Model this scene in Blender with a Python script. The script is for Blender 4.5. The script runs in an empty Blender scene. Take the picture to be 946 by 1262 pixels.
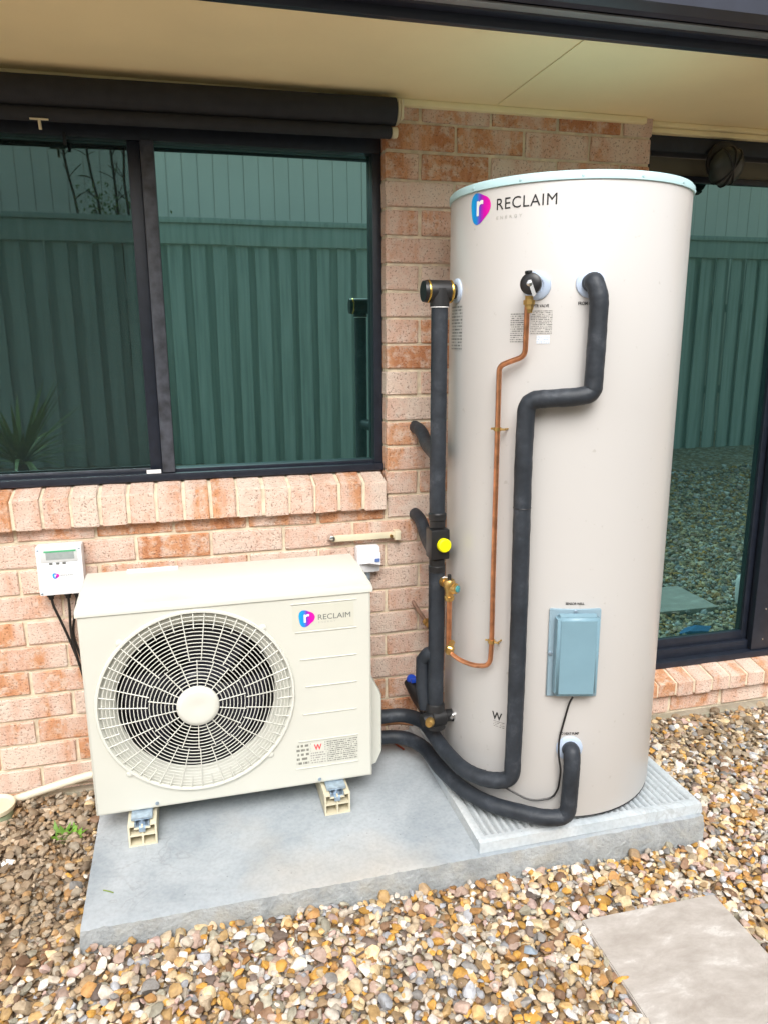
import bpy, bmesh, math, random
import numpy as np
from mathutils import Vector, Matrix
random.seed(7); rng = np.random.default_rng(7)
SC = bpy.context.scene; COL = SC.collection
rad = math.radians

# ------------------------------------------------------------------ camera
cam_d = bpy.data.cameras.new('camera'); cam = bpy.data.objects.new('camera', cam_d); COL.objects.link(cam)
yaw, pitch, roll = 0.25577, 0.22470, -0.00542
fw0 = Vector((math.sin(yaw), math.cos(yaw), 0)); rt0 = Vector((math.cos(yaw), -math.sin(yaw), 0)); up0 = Vector((0, 0, 1))
fw = fw0*math.cos(pitch) - up0*math.sin(pitch); up = up0*math.cos(pitch) + fw0*math.sin(pitch)
rt = rt0*math.cos(roll) + up*math.sin(roll); up = up*math.cos(roll) - rt0*math.sin(roll)
M = Matrix((rt, up, -fw)).transposed().to_4x4(); M.translation = Vector((-0.7795, -2.4965, 1.3058))
cam.matrix_world = M
cam_d.sensor_fit = 'HORIZONTAL'; cam_d.sensor_width = 36.0; cam_d.lens = 36.0*929.7/946.0
cam_d.clip_start = 0.02; cam_d.clip_end = 400
SC.camera = cam

# ------------------------------------------------------------------ sky, sun, exposure
SUN_EL, SUN_AZ = 47.0, -12.0          # azimuth measured from -Y (behind the viewer), negative towards the left
w = bpy.data.worlds.new('World'); SC.world = w; w.use_nodes = True
nt = w.node_tree; nt.nodes.clear()
sky = nt.nodes.new('ShaderNodeTexSky'); sky.sky_type = 'NISHITA'; sky.sun_disc = False
sd = Vector((math.sin(rad(SUN_AZ))*math.cos(rad(SUN_EL)), -math.cos(rad(SUN_AZ))*math.cos(rad(SUN_EL)), math.sin(rad(SUN_EL))))
sky.sun_elevation = rad(SUN_EL); sky.sun_rotation = math.atan2(sd.x, sd.y)
sky.air_density = 1.0; sky.dust_density = 4.0; sky.ozone_density = 1.0
hs = nt.nodes.new('ShaderNodeHueSaturation'); hs.inputs['Saturation'].default_value = 0.22
bg = nt.nodes.new('ShaderNodeBackground'); bg.inputs['Strength'].default_value = 0.15
out = nt.nodes.new('ShaderNodeOutputWorld')
nt.links.new(sky.outputs[0], hs.inputs['Color']); nt.links.new(hs.outputs[0], bg.inputs[0]); nt.links.new(bg.outputs[0], out.inputs[0])
sl = bpy.data.lights.new('sun', 'SUN'); sl.energy = 0.95; sl.angle = rad(36); sl.color = (1.0, 0.985, 0.95)
so = bpy.data.objects.new('sun', sl); COL.objects.link(so); so.rotation_euler = (-sd).to_track_quat('-Z', 'Y').to_euler()
so.location = (0, -3, 6)
vs = SC.view_settings; vs.view_transform = 'Standard'; vs.look = 'None'; vs.gamma = 1.0; vs.exposure = 1.03; vs.use_curve_mapping = False
SC.cycles.use_denoising = True; SC.cycles.max_bounces = 7; SC.cycles.diffuse_bounces = 5; SC.cycles.glossy_bounces = 4
SC.cycles.transparent_max_bounces = 8; SC.cycles.sample_clamp_indirect = 6.0

# ------------------------------------------------------------------ materials
def mk(name):
    m = bpy.data.materials.new(name); m.use_nodes = True
    b = m.node_tree.nodes['Principled BSDF']; return m, m.node_tree, b
def nd(nt, t, **kw):
    n = nt.nodes.new(t)
    for k, v in kw.items(): setattr(n, k, v)
    return n
def ramp(nt, stops, interp='LINEAR'):
    r = nt.nodes.new('ShaderNodeValToRGB'); e = r.color_ramp.elements; r.color_ramp.interpolation = interp
    while len(e) < len(stops): e.new(0.5)
    for el, (p, c) in zip(e, stops): el.position = p; el.color = (*c, 1)
    return r
def mat(name, col, rough=0.5, metal=0.0, var=0.08, scale=12.0, bump=0.0, bscale=60.0, spec=None, ior=None, coat=0.0):
    """painted / moulded surface: a base colour with a little procedural wear, and fine relief"""
    m, nt, b = mk(name); L = nt.links.new
    tc = nd(nt, 'ShaderNodeTexCoord'); n = nd(nt, 'ShaderNodeTexNoise'); n.inputs['Scale'].default_value = scale; n.inputs['Detail'].default_value = 6
    L(tc.outputs['Object'], n.inputs['Vector'])
    r = ramp(nt, [(0.3, tuple(c*(1-var) for c in col)), (0.7, tuple(min(1, c*(1+var*0.6)) for c in col))])
    L(n.outputs[0], r.inputs[0]); L(r.outputs[0], b.inputs['Base Color'])
    b.inputs['Roughness'].default_value = rough; b.inputs['Metallic'].default_value = metal
    if ior: b.inputs['IOR'].default_value = ior
    if coat: b.inputs['Coat Weight'].default_value = coat
    if bump:
        n2 = nd(nt, 'ShaderNodeTexNoise'); n2.inputs['Scale'].default_value = bscale; n2.inputs['Detail'].default_value = 4
        bp = nd(nt, 'ShaderNodeBump'); bp.inputs['Strength'].default_value = bump; bp.inputs['Distance'].default_value = 0.004
        L(tc.outputs['Object'], n2.inputs['Vector']); L(n2.outputs[0], bp.inputs['Height']); L(bp.outputs[0], b.inputs['Normal'])
    return m

def brick_mat():
    m, nt, b = mk('clay_brick'); L = nt.links.new
    tc = nd(nt, 'ShaderNodeTexCoord'); oi = nd(nt, 'ShaderNodeObjectInfo')
    # every brick gets its own offset into the noise
    comb = nd(nt, 'ShaderNodeVectorMath', operation='SCALE'); comb.inputs[0].default_value = (37.0, 91.0, 53.0); L(oi.outputs['Random'], comb.inputs['Scale'])
    add = nd(nt, 'ShaderNodeVectorMath', operation='ADD'); L(tc.outputs['Object'], add.inputs[0]); L(comb.outputs[0], add.inputs[1])
    mp = nd(nt, 'ShaderNodeMapping'); mp.inputs['Scale'].default_value = (11, 1.5, 2.2); L(add.outputs[0], mp.inputs[0])
    n1 = nd(nt, 'ShaderNodeTexNoise'); n1.inputs['Scale'].default_value = 1.0; n1.inputs['Detail'].default_value = 3; n1.inputs['Roughness'].default_value = 0.55; n1.inputs['Distortion'].default_value = 0.5
    L(mp.outputs[0], n1.inputs['Vector'])
    sh = nd(nt, 'ShaderNodeMath', operation='MULTIPLY_ADD'); L(oi.outputs['Random'], sh.inputs[0]); sh.inputs[1].default_value = 0.36; sh.inputs[2].default_value = -0.165
    s2 = nd(nt, 'ShaderNodeMath', operation='ADD'); L(n1.outputs[0], s2.inputs[0]); L(sh.outputs[0], s2.inputs[1])
    r = ramp(nt, [(0.30, (0.69, 0.545, 0.45)), (0.47, (0.655, 0.455, 0.36)), (0.56, (0.61, 0.37, 0.265)), (0.63, (0.58, 0.285, 0.145)), (0.75, (0.46, 0.19, 0.085))])
    L(s2.outputs[0], r.inputs[0])
    # whitish lime bloom and dark pits
    n2 = nd(nt, 'ShaderNodeTexNoise'); n2.inputs['Scale'].default_value = 32; n2.inputs['Detail'].default_value = 10; n2.inputs['Roughness'].default_value = 0.7; L(add.outputs[0], n2.inputs['Vector'])
    r2 = ramp(nt, [(0.47, (0, 0, 0)), (0.62, (0.62, 0.62, 0.62))]); L(n2.outputs[0], r2.inputs[0])
    mx = nd(nt, 'ShaderNodeMixRGB'); mx.inputs[2].default_value = (0.69, 0.585, 0.50, 1); L(r2.outputs[0], mx.inputs[0]); L(r.outputs[0], mx.inputs[1])
    n3 = nd(nt, 'ShaderNodeTexNoise'); n3.inputs['Scale'].default_value = 170; n3.inputs['Detail'].default_value = 3; L(add.outputs[0], n3.inputs['Vector'])
    r3 = ramp(nt, [(0.33, (0.42, 0.34, 0.30)), (0.43, (1, 1, 1))]); L(n3.outputs[0], r3.inputs[0])
    mu = nd(nt, 'ShaderNodeMixRGB', blend_type='MULTIPLY'); mu.inputs[0].default_value = 0.8; L(mx.outputs[0], mu.inputs[1]); L(r3.outputs[0], mu.inputs[2])
    L(mu.outputs[0], b.inputs['Base Color']); b.inputs['Roughness'].default_value = 0.9
    bp = nd(nt, 'ShaderNodeBump'); bp.inputs['Strength'].default_value = 0.8; bp.inputs['Distance'].default_value = 0.005
    ad = nd(nt, 'ShaderNodeMath', operation='ADD'); L(n2.outputs[0], ad.inputs[0]); L(n3.outputs[0], ad.inputs[1]); L(ad.outputs[0], bp.inputs['Height']); L(bp.outputs[0], b.inputs['Normal'])
    return m

def concrete_mat(name, dark, light, warm, sc=3.0, bump=0.35):
    m, nt, b = mk(name); L = nt.links.new
    tc = nd(nt, 'ShaderNodeTexCoord')
    n1 = nd(nt, 'ShaderNodeTexNoise'); n1.inputs['Scale'].default_value = sc; n1.inputs['Detail'].default_value = 9; n1.inputs['Roughness'].default_value = 0.62; n1.inputs['Distortion'].default_value = 0.6; L(tc.outputs['Object'], n1.inputs['Vector'])
    r1 = ramp(nt, [(0.32, dark), (0.68, light)]); L(n1.outputs[0], r1.inputs[0])
    n2 = nd(nt, 'ShaderNodeTexNoise'); n2.inputs['Scale'].default_value = sc*0.9; n2.inputs['Detail'].default_value = 4; L(tc.outputs['Object'], n2.inputs['Vector'])
    mp = nd(nt, 'ShaderNodeMapping'); mp.inputs['Location'].default_value = (4.1, 2.2, 0); L(tc.outputs['Object'], mp.inputs[0]); L(mp.outputs[0], n2.inputs['Vector'])
    r2 = ramp(nt, [(0.5, (0, 0, 0)), (0.72, (0.8, 0.8, 0.8))]); L(n2.outputs[0], r2.inputs[0])
    mx = nd(nt, 'ShaderNodeMixRGB'); mx.inputs[2].default_value = (*warm, 1); L(r2.outputs[0], mx.inputs[0]); L(r1.outputs[0], mx.inputs[1])
    # scratches / scuffs: stretched ridge noise, and small dark specks
    n4 = nd(nt, 'ShaderNodeTexVoronoi'); n4.inputs['Scale'].default_value = 24; L(tc.outputs['Object'], n4.inputs['Vector'])
    r4 = ramp(nt, [(0.035, (0.45, 0.43, 0.4)), (0.075, (1, 1, 1))]); L(n4.outputs['Distance'], r4.inputs[0])
    n5 = nd(nt, 'ShaderNodeTexNoise'); n5.inputs['Scale'].default_value = 95; n5.inputs['Detail'].default_value = 5; L(tc.outputs['Object'], n5.inputs['Vector'])
    r5 = ramp(nt, [(0.35, (0.90, 0.90, 0.90)), (0.6, (1, 1, 1))]); L(n5.outputs[0], r5.inputs[0])
    # faint meandering scuff lines, only in some areas
    n6 = nd(nt, 'ShaderNodeTexNoise'); n6.inputs['Scale'].default_value = 9; n6.inputs['Detail'].default_value = 6; n6.inputs['Distortion'].default_value = 1.4; L(tc.outputs['Object'], n6.inputs['Vector'])
    r6 = ramp(nt, [(0.47, (0, 0, 0)), (0.50, (1, 1, 1)), (0.53, (0, 0, 0))]); L(n6.outputs[0], r6.inputs[0])
    n7 = nd(nt, 'ShaderNodeTexNoise'); n7.inputs['Scale'].default_value = 3.1; L(mp.outputs[0], n7.inputs['Vector']); r7 = ramp(nt, [(0.50, (0, 0, 0)), (0.64, (0.30, 0.30, 0.30))]); L(n7.outputs[0], r7.inputs[0])
    m7 = nd(nt, 'ShaderNodeMixRGB', blend_type='MULTIPLY'); m7.inputs[0].default_value = 1; L(r6.outputs[0], m7.inputs[1]); L(r7.outputs[0], m7.inputs[2])
    ms = nd(nt, 'ShaderNodeMixRGB'); ms.inputs[2].default_value = (0.20, 0.19, 0.18, 1); L(m7.outputs[0], ms.inputs[0]); L(mx.outputs[0], ms.inputs[1])
    mu = nd(nt, 'ShaderNodeMixRGB', blend_type='MULTIPLY'); mu.inputs[0].default_value = 0.55; L(ms.outputs[0], mu.inputs[1]); L(r4.outputs[0], mu.inputs[2])
    mu2 = nd(nt, 'ShaderNodeMixRGB', blend_type='MULTIPLY'); mu2.inputs[0].default_value = 1; L(mu.outputs[0], mu2.inputs[1]); L(r5.outputs[0], mu2.inputs[2])
    L(mu2.outputs[0], b.inputs['Base Color']); b.inputs['Roughness'].default_value = 0.82
    bp = nd(nt, 'ShaderNodeBump'); bp.inputs['Strength'].default_value = bump; bp.inputs['Distance'].default_value = 0.004
    ad = nd(nt, 'ShaderNodeMath', operation='ADD'); L(n5.outputs[0], ad.inputs[0]); L(n1.outputs[0], ad.inputs[1]); L(ad.outputs[0], bp.inputs['Height']); L(bp.outputs[0], b.inputs['Normal'])
    return m

def stone_mat():
    m, nt, b = mk('pebble'); L = nt.links.new
    at = nd(nt, 'ShaderNodeVertexColor'); at.layer_name = 'stone'
    tc = nd(nt, 'ShaderNodeTexCoord'); n = nd(nt, 'ShaderNodeTexNoise'); n.inputs['Scale'].default_value = 70; n.inputs['Detail'].default_value = 5; n.inputs['Roughness'].default_value = 0.65; L(tc.outputs['Object'], n.inputs['Vector'])
    r = ramp(nt, [(0.32, (0.66, 0.60, 0.55)), (0.62, (1.1, 1.08, 1.05))]); L(n.outputs[0], r.inputs[0])
    mu = nd(nt, 'ShaderNodeMixRGB', blend_type='MULTIPLY'); mu.inputs[0].default_value = 0.85; L(at.outputs[0], mu.inputs[1]); L(r.outputs[0], mu.inputs[2])
    L(mu.outputs[0], b.inputs['Base Color']); b.inputs['Roughness'].default_value = 0.62
    bp = nd(nt, 'ShaderNodeBump'); bp.inputs['Strength'].default_value = 0.4; bp.inputs['Distance'].default_value = 0.004; L(n.outputs[0], bp.inputs['Height']); L(bp.outputs[0], b.inputs['Normal'])
    return m

def ground_mat():
    m, nt, b = mk('gravel_bed'); L = nt.links.new
    tc = nd(nt, 'ShaderNodeTexCoord'); v = nd(nt, 'ShaderNodeTexVoronoi'); v.inputs['Scale'].default_value = 36; L(tc.outputs['Object'], v.inputs['Vector'])
    sp = nd(nt, 'ShaderNodeSeparateColor'); L(v.outputs['Color'], sp.inputs[0])
    r = ramp(nt, [(0.0, (0.16, 0.115, 0.075)), (0.3, (0.30, 0.22, 0.14)), (0.55, (0.36, 0.23, 0.11)), (0.75, (0.44, 0.36, 0.27)), (1.0, (0.55, 0.5, 0.44))]); L(sp.outputs[0], r.inputs[0])
    L(r.outputs[0], b.inputs['Base Color']); b.inputs['Roughness'].default_value = 0.9
    bp = nd(nt, 'ShaderNodeBump'); bp.invert = True; bp.inputs['Strength'].default_value = 0.9; bp.inputs['Distance'].default_value = 0.012; L(v.outputs['Distance'], bp.inputs['Height']); L(bp.outputs[0], b.inputs['Normal'])
    return m

def glass_mat():
    m, nt, b = mk('tinted_glass'); L = nt.links.new
    b.inputs['Base Color'].default_value = (0.006, 0.020, 0.019, 1); b.inputs['Roughness'].default_value = 0.015
    b.inputs['IOR'].default_value = 6.5; b.inputs['Specular Tint'].default_value = (0.46, 0.84, 0.83, 1)
    tc = nd(nt, 'ShaderNodeTexCoord'); n = nd(nt, 'ShaderNodeTexNoise'); n.inputs['Scale'].default_value = 2.2; n.inputs['Detail'].default_value = 1; L(tc.outputs['Object'], n.inputs['Vector'])
    bp = nd(nt, 'ShaderNodeBump'); bp.inputs['Strength'].default_value = 0.012; bp.inputs['Distance'].default_value = 0.02; L(n.outputs[0], bp.inputs['Height']); L(bp.outputs[0], b.inputs['Normal'])
    return m

def door_glass_mat():
    m = glass_mat(); m.name = 'tinted_door_glass'; b = m.node_tree.nodes['Principled BSDF']; b.inputs['IOR'].default_value = 4.3
    return m

def screen_mat():
    m, nt, b = mk('fly_screen_mesh'); L = nt.links.new
    b.inputs['Base Color'].default_value = (0.010, 0.014, 0.014, 1); b.inputs['Roughness'].default_value = 0.8
    tr = nd(nt, 'ShaderNodeBsdfTransparent'); mx = nd(nt, 'ShaderNodeMixShader'); mx.inputs[0].default_value = 0.19
    o = nt.nodes['Material Output']; L(tr.outputs[0], mx.inputs[1]); L(b.outputs[0], mx.inputs[2]); L(mx.outputs[0], o.inputs[0])
    return m

def print_mat(name, rows, ink=(0.12, 0.12, 0.11), paper=(0.72, 0.70, 0.66), cols=34.0):
    """a sticker with rows of fine print too small to read; uses the UV map"""
    m, nt, b = mk(name); L = nt.links.new
    uv = nd(nt, 'ShaderNodeUVMap'); sp = nd(nt, 'ShaderNodeSeparateXYZ'); L(uv.outputs[0], sp.inputs[0])
    vy = nd(nt, 'ShaderNodeMath', operation='MULTIPLY'); L(sp.outputs[1], vy.inputs[0]); vy.inputs[1].default_value = rows
    fr = nd(nt, 'ShaderNodeMath', operation='FRACT'); L(vy.outputs[0], fr.inputs[0])
    g1 = nd(nt, 'ShaderNodeMath', operation='COMPARE'); L(fr.outputs[0], g1.inputs[0]); g1.inputs[1].default_value = 0.5; g1.inputs[2].default_value = 0.27
    fl = nd(nt, 'ShaderNodeMath', operation='FLOOR'); L(vy.outputs[0], fl.inputs[0])
    cx = nd(nt, 'ShaderNodeCombineXYZ'); ux = nd(nt, 'ShaderNodeMath', operation='MULTIPLY'); L(sp.outputs[0], ux.inputs[0]); ux.inputs[1].default_value = cols
    fy = nd(nt, 'ShaderNodeMath', operation='MULTIPLY'); L(fl.outputs[0], fy.inputs[0]); fy.inputs[1].default_value = 7.31
    L(ux.outputs[0], cx.inputs[0]); L(fy.outputs[0], cx.inputs[1])
    n = nd(nt, 'ShaderNodeTexNoise'); n.inputs['Scale'].default_value = 1.0; n.inputs['Detail'].default_value = 1; L(cx.outputs[0], n.inputs['Vector'])
    g2 = nd(nt, 'ShaderNodeMath', operation='GREATER_THAN'); L(n.outputs[0], g2.inputs[0]); g2.inputs[1].default_value = 0.46
    mu = nd(nt, 'ShaderNodeMath', operation='MULTIPLY'); L(g1.outputs[0], mu.inputs[0]); L(g2.outputs[0], mu.inputs[1])
    mx = nd(nt, 'ShaderNodeMixRGB'); mx.inputs[1].default_value = (*paper, 1); mx.inputs[2].default_value = (*ink, 1); L(mu.outputs[0], mx.inputs[0]); L(mx.outputs[0], b.inputs['Base Color'])
    b.inputs['Roughness'].default_value = 0.4
    return m

def emblem_mat():
    m, nt, b = mk('emblem_print'); L = nt.links.new
    uv = nd(nt, 'ShaderNodeUVMap'); sp = nd(nt, 'ShaderNodeSeparateXYZ'); L(uv.outputs[0], sp.inputs[0])
    r = ramp(nt, [(0.0, (0.0, 0.36, 0.72)), (0.32, (0.01, 0.25, 0.70)), (0.52, (0.20, 0.03, 0.50)), (0.7, (0.62, 0.0, 0.40)), (1.0, (0.80, 0.01, 0.38))]); L(sp.outputs[0], r.inputs[0])
    L(r.outputs[0], b.inputs['Base Color']); b.inputs['Roughness'].default_value = 0.35
    return m

def tank_mat():
    m, nt, b = mk('tank_cream_enamel'); L = nt.links.new
    tc = nd(nt, 'ShaderNodeTexCoord')
    n2 = nd(nt, 'ShaderNodeTexNoise'); n2.inputs['Scale'].default_value = 55; n2.inputs['Detail'].default_value = 3; L(tc.outputs['Object'], n2.inputs['Vector'])
    r2 = ramp(nt, [(0.22, (0.43, 0.41, 0.38)), (0.31, (0.520, 0.502, 0.482))]); L(n2.outputs[0], r2.inputs[0]); L(r2.outputs[0], b.inputs['Base Color'])
    b.inputs['Roughness'].default_value = 0.30
    n3 = nd(nt, 'ShaderNodeTexNoise'); n3.inputs['Scale'].default_value = 4; n3.inputs['Detail'].default_value = 1; L(tc.outputs['Object'], n3.inputs['Vector'])
    bp = nd(nt, 'ShaderNodeBump'); bp.inputs['Strength'].default_value = 0.08; bp.inputs['Distance'].default_value = 0.01; L(n3.outputs[0], bp.inputs['Height']); L(bp.outputs[0], b.inputs['Normal'])
    return m

def foam_mat():
    m, nt, b = mk('black_pipe_foam'); L = nt.links.new
    tc = nd(nt, 'ShaderNodeTexCoord')
    n = nd(nt, 'ShaderNodeTexNoise'); n.inputs['Scale'].default_value = 14; n.inputs['Detail'].default_value = 8; n.inputs['Roughness'].default_value = 0.7; L(tc.outputs['Object'], n.inputs['Vector'])
    r = ramp(nt, [(0.36, (0.011, 0.015, 0.021)), (0.56, (0.022, 0.028, 0.037)), (0.66, (0.045, 0.052, 0.064)), (0.76, (0.15, 0.16, 0.18))]); L(n.outputs[0], r.inputs[0]); L(r.outputs[0], b.inputs['Base Color'])
    b.inputs['Roughness'].default_value = 0.55
    n2 = nd(nt, 'ShaderNodeTexNoise'); n2.inputs['Scale'].default_value = 45; n2.inputs['Detail'].default_value = 5; L(tc.outputs['Object'], n2.inputs['Vector'])
    bp = nd(nt, 'ShaderNodeBump'); bp.inputs['Strength'].default_value = 0.35; bp.inputs['Distance'].default_value = 0.006; L(n2.outputs[0], bp.inputs['Height']); L(bp.outputs[0], b.inputs['Normal'])
    return m

def timber_mat():
    m, nt, b = mk('weathered_timber'); L = nt.links.new
    tc = nd(nt, 'ShaderNodeTexCoord'); oi = nd(nt, 'ShaderNodeObjectInfo')
    sc_ = nd(nt, 'ShaderNodeVectorMath', operation='SCALE'); sc_.inputs[0].default_value = (13, 7, 29); L(oi.outputs['Random'], sc_.inputs['Scale'])
    add = nd(nt, 'ShaderNodeVectorMath', operation='ADD'); L(tc.outputs['Object'], add.inputs[0]); L(sc_.outputs[0], add.inputs[1])
    mp = nd(nt, 'ShaderNodeMapping'); mp.inputs['Scale'].default_value = (30, 30, 1.6); L(add.outputs[0], mp.inputs[0])
    n = nd(nt, 'ShaderNodeTexNoise'); n.inputs['Scale'].default_value = 1; n.inputs['Detail'].default_value = 6; L(mp.outputs[0], n.inputs['Vector'])
    r = ramp(nt, [(0.25, (0.32, 0.37, 0.33)), (0.5, (0.43, 0.49, 0.44)), (0.8, (0.53, 0.58, 0.53))]); L(n.outputs[0], r.inputs[0])
    L(r.outputs[0], b.inputs['Base Color']); b.inputs['Roughness'].default_value = 0.9
    return m

def paver_mat():
    m, nt, b = mk('sandstone_paver'); L = nt.links.new
    tc = nd(nt, 'ShaderNodeTexCoord')
    mp = nd(nt, 'ShaderNodeMapping'); mp.inputs['Rotation'].default_value = (0, 0, rad(-62)); mp.inputs['Scale'].default_value = (3.0, 6.0, 4); L(tc.outputs['Object'], mp.inputs[0])
    n = nd(nt, 'ShaderNodeTexNoise'); n.inputs['Scale'].default_value = 2.4; n.inputs['Detail'].default_value = 12; n.inputs['Roughness'].default_value = 0.70; n.inputs['Distortion'].default_value = 0.25; L(mp.outputs[0], n.inputs['Vector'])
    r = ramp(nt, [(0.30, (0.34, 0.30, 0.265)), (0.46, (0.42, 0.375, 0.335)), (0.56, (0.48, 0.435, 0.395)), (0.64, (0.60, 0.56, 0.52)), (0.70, (0.47, 0.43, 0.39))]); L(n.outputs[0], r.inputs[0])
    L(r.outputs[0], b.inputs['Base Color']); b.inputs['Roughness'].default_value = 0.75
    bp = nd(nt, 'ShaderNodeBump'); bp.inputs['Strength'].default_value = 0.35; bp.inputs['Distance'].default_value = 0.004; L(n.outputs[0], bp.inputs['Height']); L(bp.outputs[0], b.inputs['Normal'])
    return m

MT = dict(
    brick=brick_mat(), mortar=mat('mortar', (0.72, 0.62, 0.46), 0.95, var=0.22, scale=30, bump=0.6, bscale=160),
    footing=concrete_mat('footing_concrete', (0.28, 0.25, 0.19), (0.42, 0.38, 0.30), (0.25, 0.25, 0.16), 9),
    slab=concrete_mat('slab_concrete', (0.26, 0.30, 0.33), (0.49, 0.52, 0.54), (0.50, 0.45, 0.38), 2.1, 0.25),
    slab_side=concrete_mat('slab_edge_shaded_concrete', (0.27, 0.29, 0.295), (0.44, 0.46, 0.465), (0.38, 0.37, 0.33), 16, 1.0),  # coarse edge aggregate, greyed further to put shade into the upright faces
    plinth=concrete_mat('plinth_moulding', (0.42, 0.47, 0.50), (0.56, 0.60, 0.62), (0.52, 0.53, 0.52), 6, 0.12),
    paver=paver_mat(), stone=stone_mat(), ground=ground_mat(),
    soffit=mat('soffit_paint', (0.93, 0.78, 0.47), 0.75, var=0.05, scale=3, bump=0.08, bscale=30),
    bead=mat('cream_trim_paint', (0.86, 0.75, 0.46), 0.6, var=0.06),
    navy=mat('dark_blue_colour_steel', (0.018, 0.022, 0.038), 0.35, var=0.2),
    gutter_edge=mat('grey_steel_bounce_tone', (0.22, 0.225, 0.24), 0.4, var=0.15),  # painted bounce light under the gutter; also the neighbour's grey roof
    frame=mat('dark_powder_coat', (0.013, 0.017, 0.028), 0.38, var=0.25, scale=40),
    frame_worn=mat('worn_dark_aluminium', (0.055, 0.060, 0.075), 0.45, var=0.6, scale=30),
    glass=glass_mat(), doorglass=door_glass_mat(), screen=screen_mat(),
    awning=mat('charcoal_canvas', (0.021, 0.023, 0.029), 0.85, var=0.2, scale=25, bump=0.3, bscale=400),
    cream=mat('cream_plastic', (0.70, 0.63, 0.45), 0.5), rubberblack=mat('black_plastic', (0.012, 0.012, 0.013), 0.4),
    ac=mat('ivory_casing_enamel', (0.60, 0.60, 0.535), 0.38, var=0.025, scale=4),
    grille=mat('ivory_grille_plastic', (0.65, 0.65, 0.585), 0.42, var=0.03),
    acin=mat('fan_cavity_shade', (0.006, 0.006, 0.008), 0.7), blade=mat('fan_blade_plastic', (0.010, 0.010, 0.020), 0.4),  # acin: near-black, the shade inside the fan cavity put into the colour
    blk=mat('beige_mounting_block', (0.66, 0.60, 0.44), 0.6, var=0.1), galv=mat('galvanised_steel', (0.42, 0.52, 0.62), 0.35, 0.7, var=0.3, scale=60),
    tank=tank_mat(),
    cap=mat('tank_cap_pale_blue', (0.46, 0.66, 0.69), 0.45, var=0.06), cover=mat('blue_grey_cover_plastic', (0.18, 0.305, 0.37), 0.4, var=0.06),
    plate=mat('blue_grey_plate', (0.25, 0.35, 0.41), 0.45, var=0.05), collar=mat('pale_blue_collar', (0.46, 0.55, 0.69), 0.35, var=0.1),
    foam=foam_mat(),
    copper=mat('copper_tube', (0.74, 0.34, 0.18), 0.3, 0.9, var=0.4, scale=28), brass=mat('brass_fitting', (0.62, 0.40, 0.14), 0.32, 0.9, var=0.2, scale=60),
    gold=mat('gold_ring', (0.75, 0.5, 0.12), 0.25, 1.0), steel=mat('bright_steel', (0.7, 0.7, 0.7), 0.2, 1.0), yellow=mat('yellow_cap_plastic', (0.85, 0.80, 0.0), 0.45),
    bluep=mat('blue_handle_plastic', (0.01, 0.06, 0.45), 0.4), white=mat('white_plastic', (0.80, 0.81, 0.83), 0.4, var=0.02), lcd=mat('lcd_display', (0.33, 0.37, 0.36), 0.15, var=0.1, scale=70),
    lcdgreen=mat('green_display_edge', (0.08, 0.42, 0.2), 0.3), ink=mat('black_print', (0.012, 0.012, 0.012), 0.5), greyink=mat('grey_print', (0.14, 0.15, 0.14), 0.5), paleink=mat('pale_grey_print', (0.42, 0.42, 0.38), 0.5),
    redink=mat('red_print', (0.75, 0.07, 0.08), 0.5), emblem=emblem_mat(), paper=mat('white_print', (0.85, 0.85, 0.85), 0.5, var=0.02), cablem=mat('black_cable', (0.011, 0.010, 0.010), 0.45),
    conduit=mat('cream_conduit', (0.70, 0.64, 0.50), 0.45), potg=mat('pale_green_plastic', (0.40, 0.47, 0.30), 0.5), timber=timber_mat(),
    nwall=mat('neighbour_cladding', (0.90, 0.83, 0.74), 0.6, var=0.04, scale=2), leaf=mat('green_leaf', (0.17, 0.24, 0.035), 0.5, var=0.35, scale=8), bark=mat('twig_bark', (0.07, 0.05, 0.035), 0.9),
    bluecloth=mat('blue_cloth', (0.03, 0.16, 0.36), 0.8, var=0.3, scale=20), lampglass=mat('smoked_lamp_lens', (0.030, 0.036, 0.032), 0.4),
    sticker=print_mat('spec_sticker_print', 11, (0.20, 0.20, 0.18), (0.58, 0.58, 0.51)), label1=print_mat('rating_label_print', 14, (0.17, 0.17, 0.16), (0.545, 0.525, 0.50), 26),
    label2=print_mat('barcode_label_print', 5, (0.3, 0.4, 0.55), (0.80, 0.82, 0.84)), wtext=print_mat('mark_text_print', 4, (0.2, 0.19, 0.18), (0.56, 0.54, 0.515), 14),
)

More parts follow.
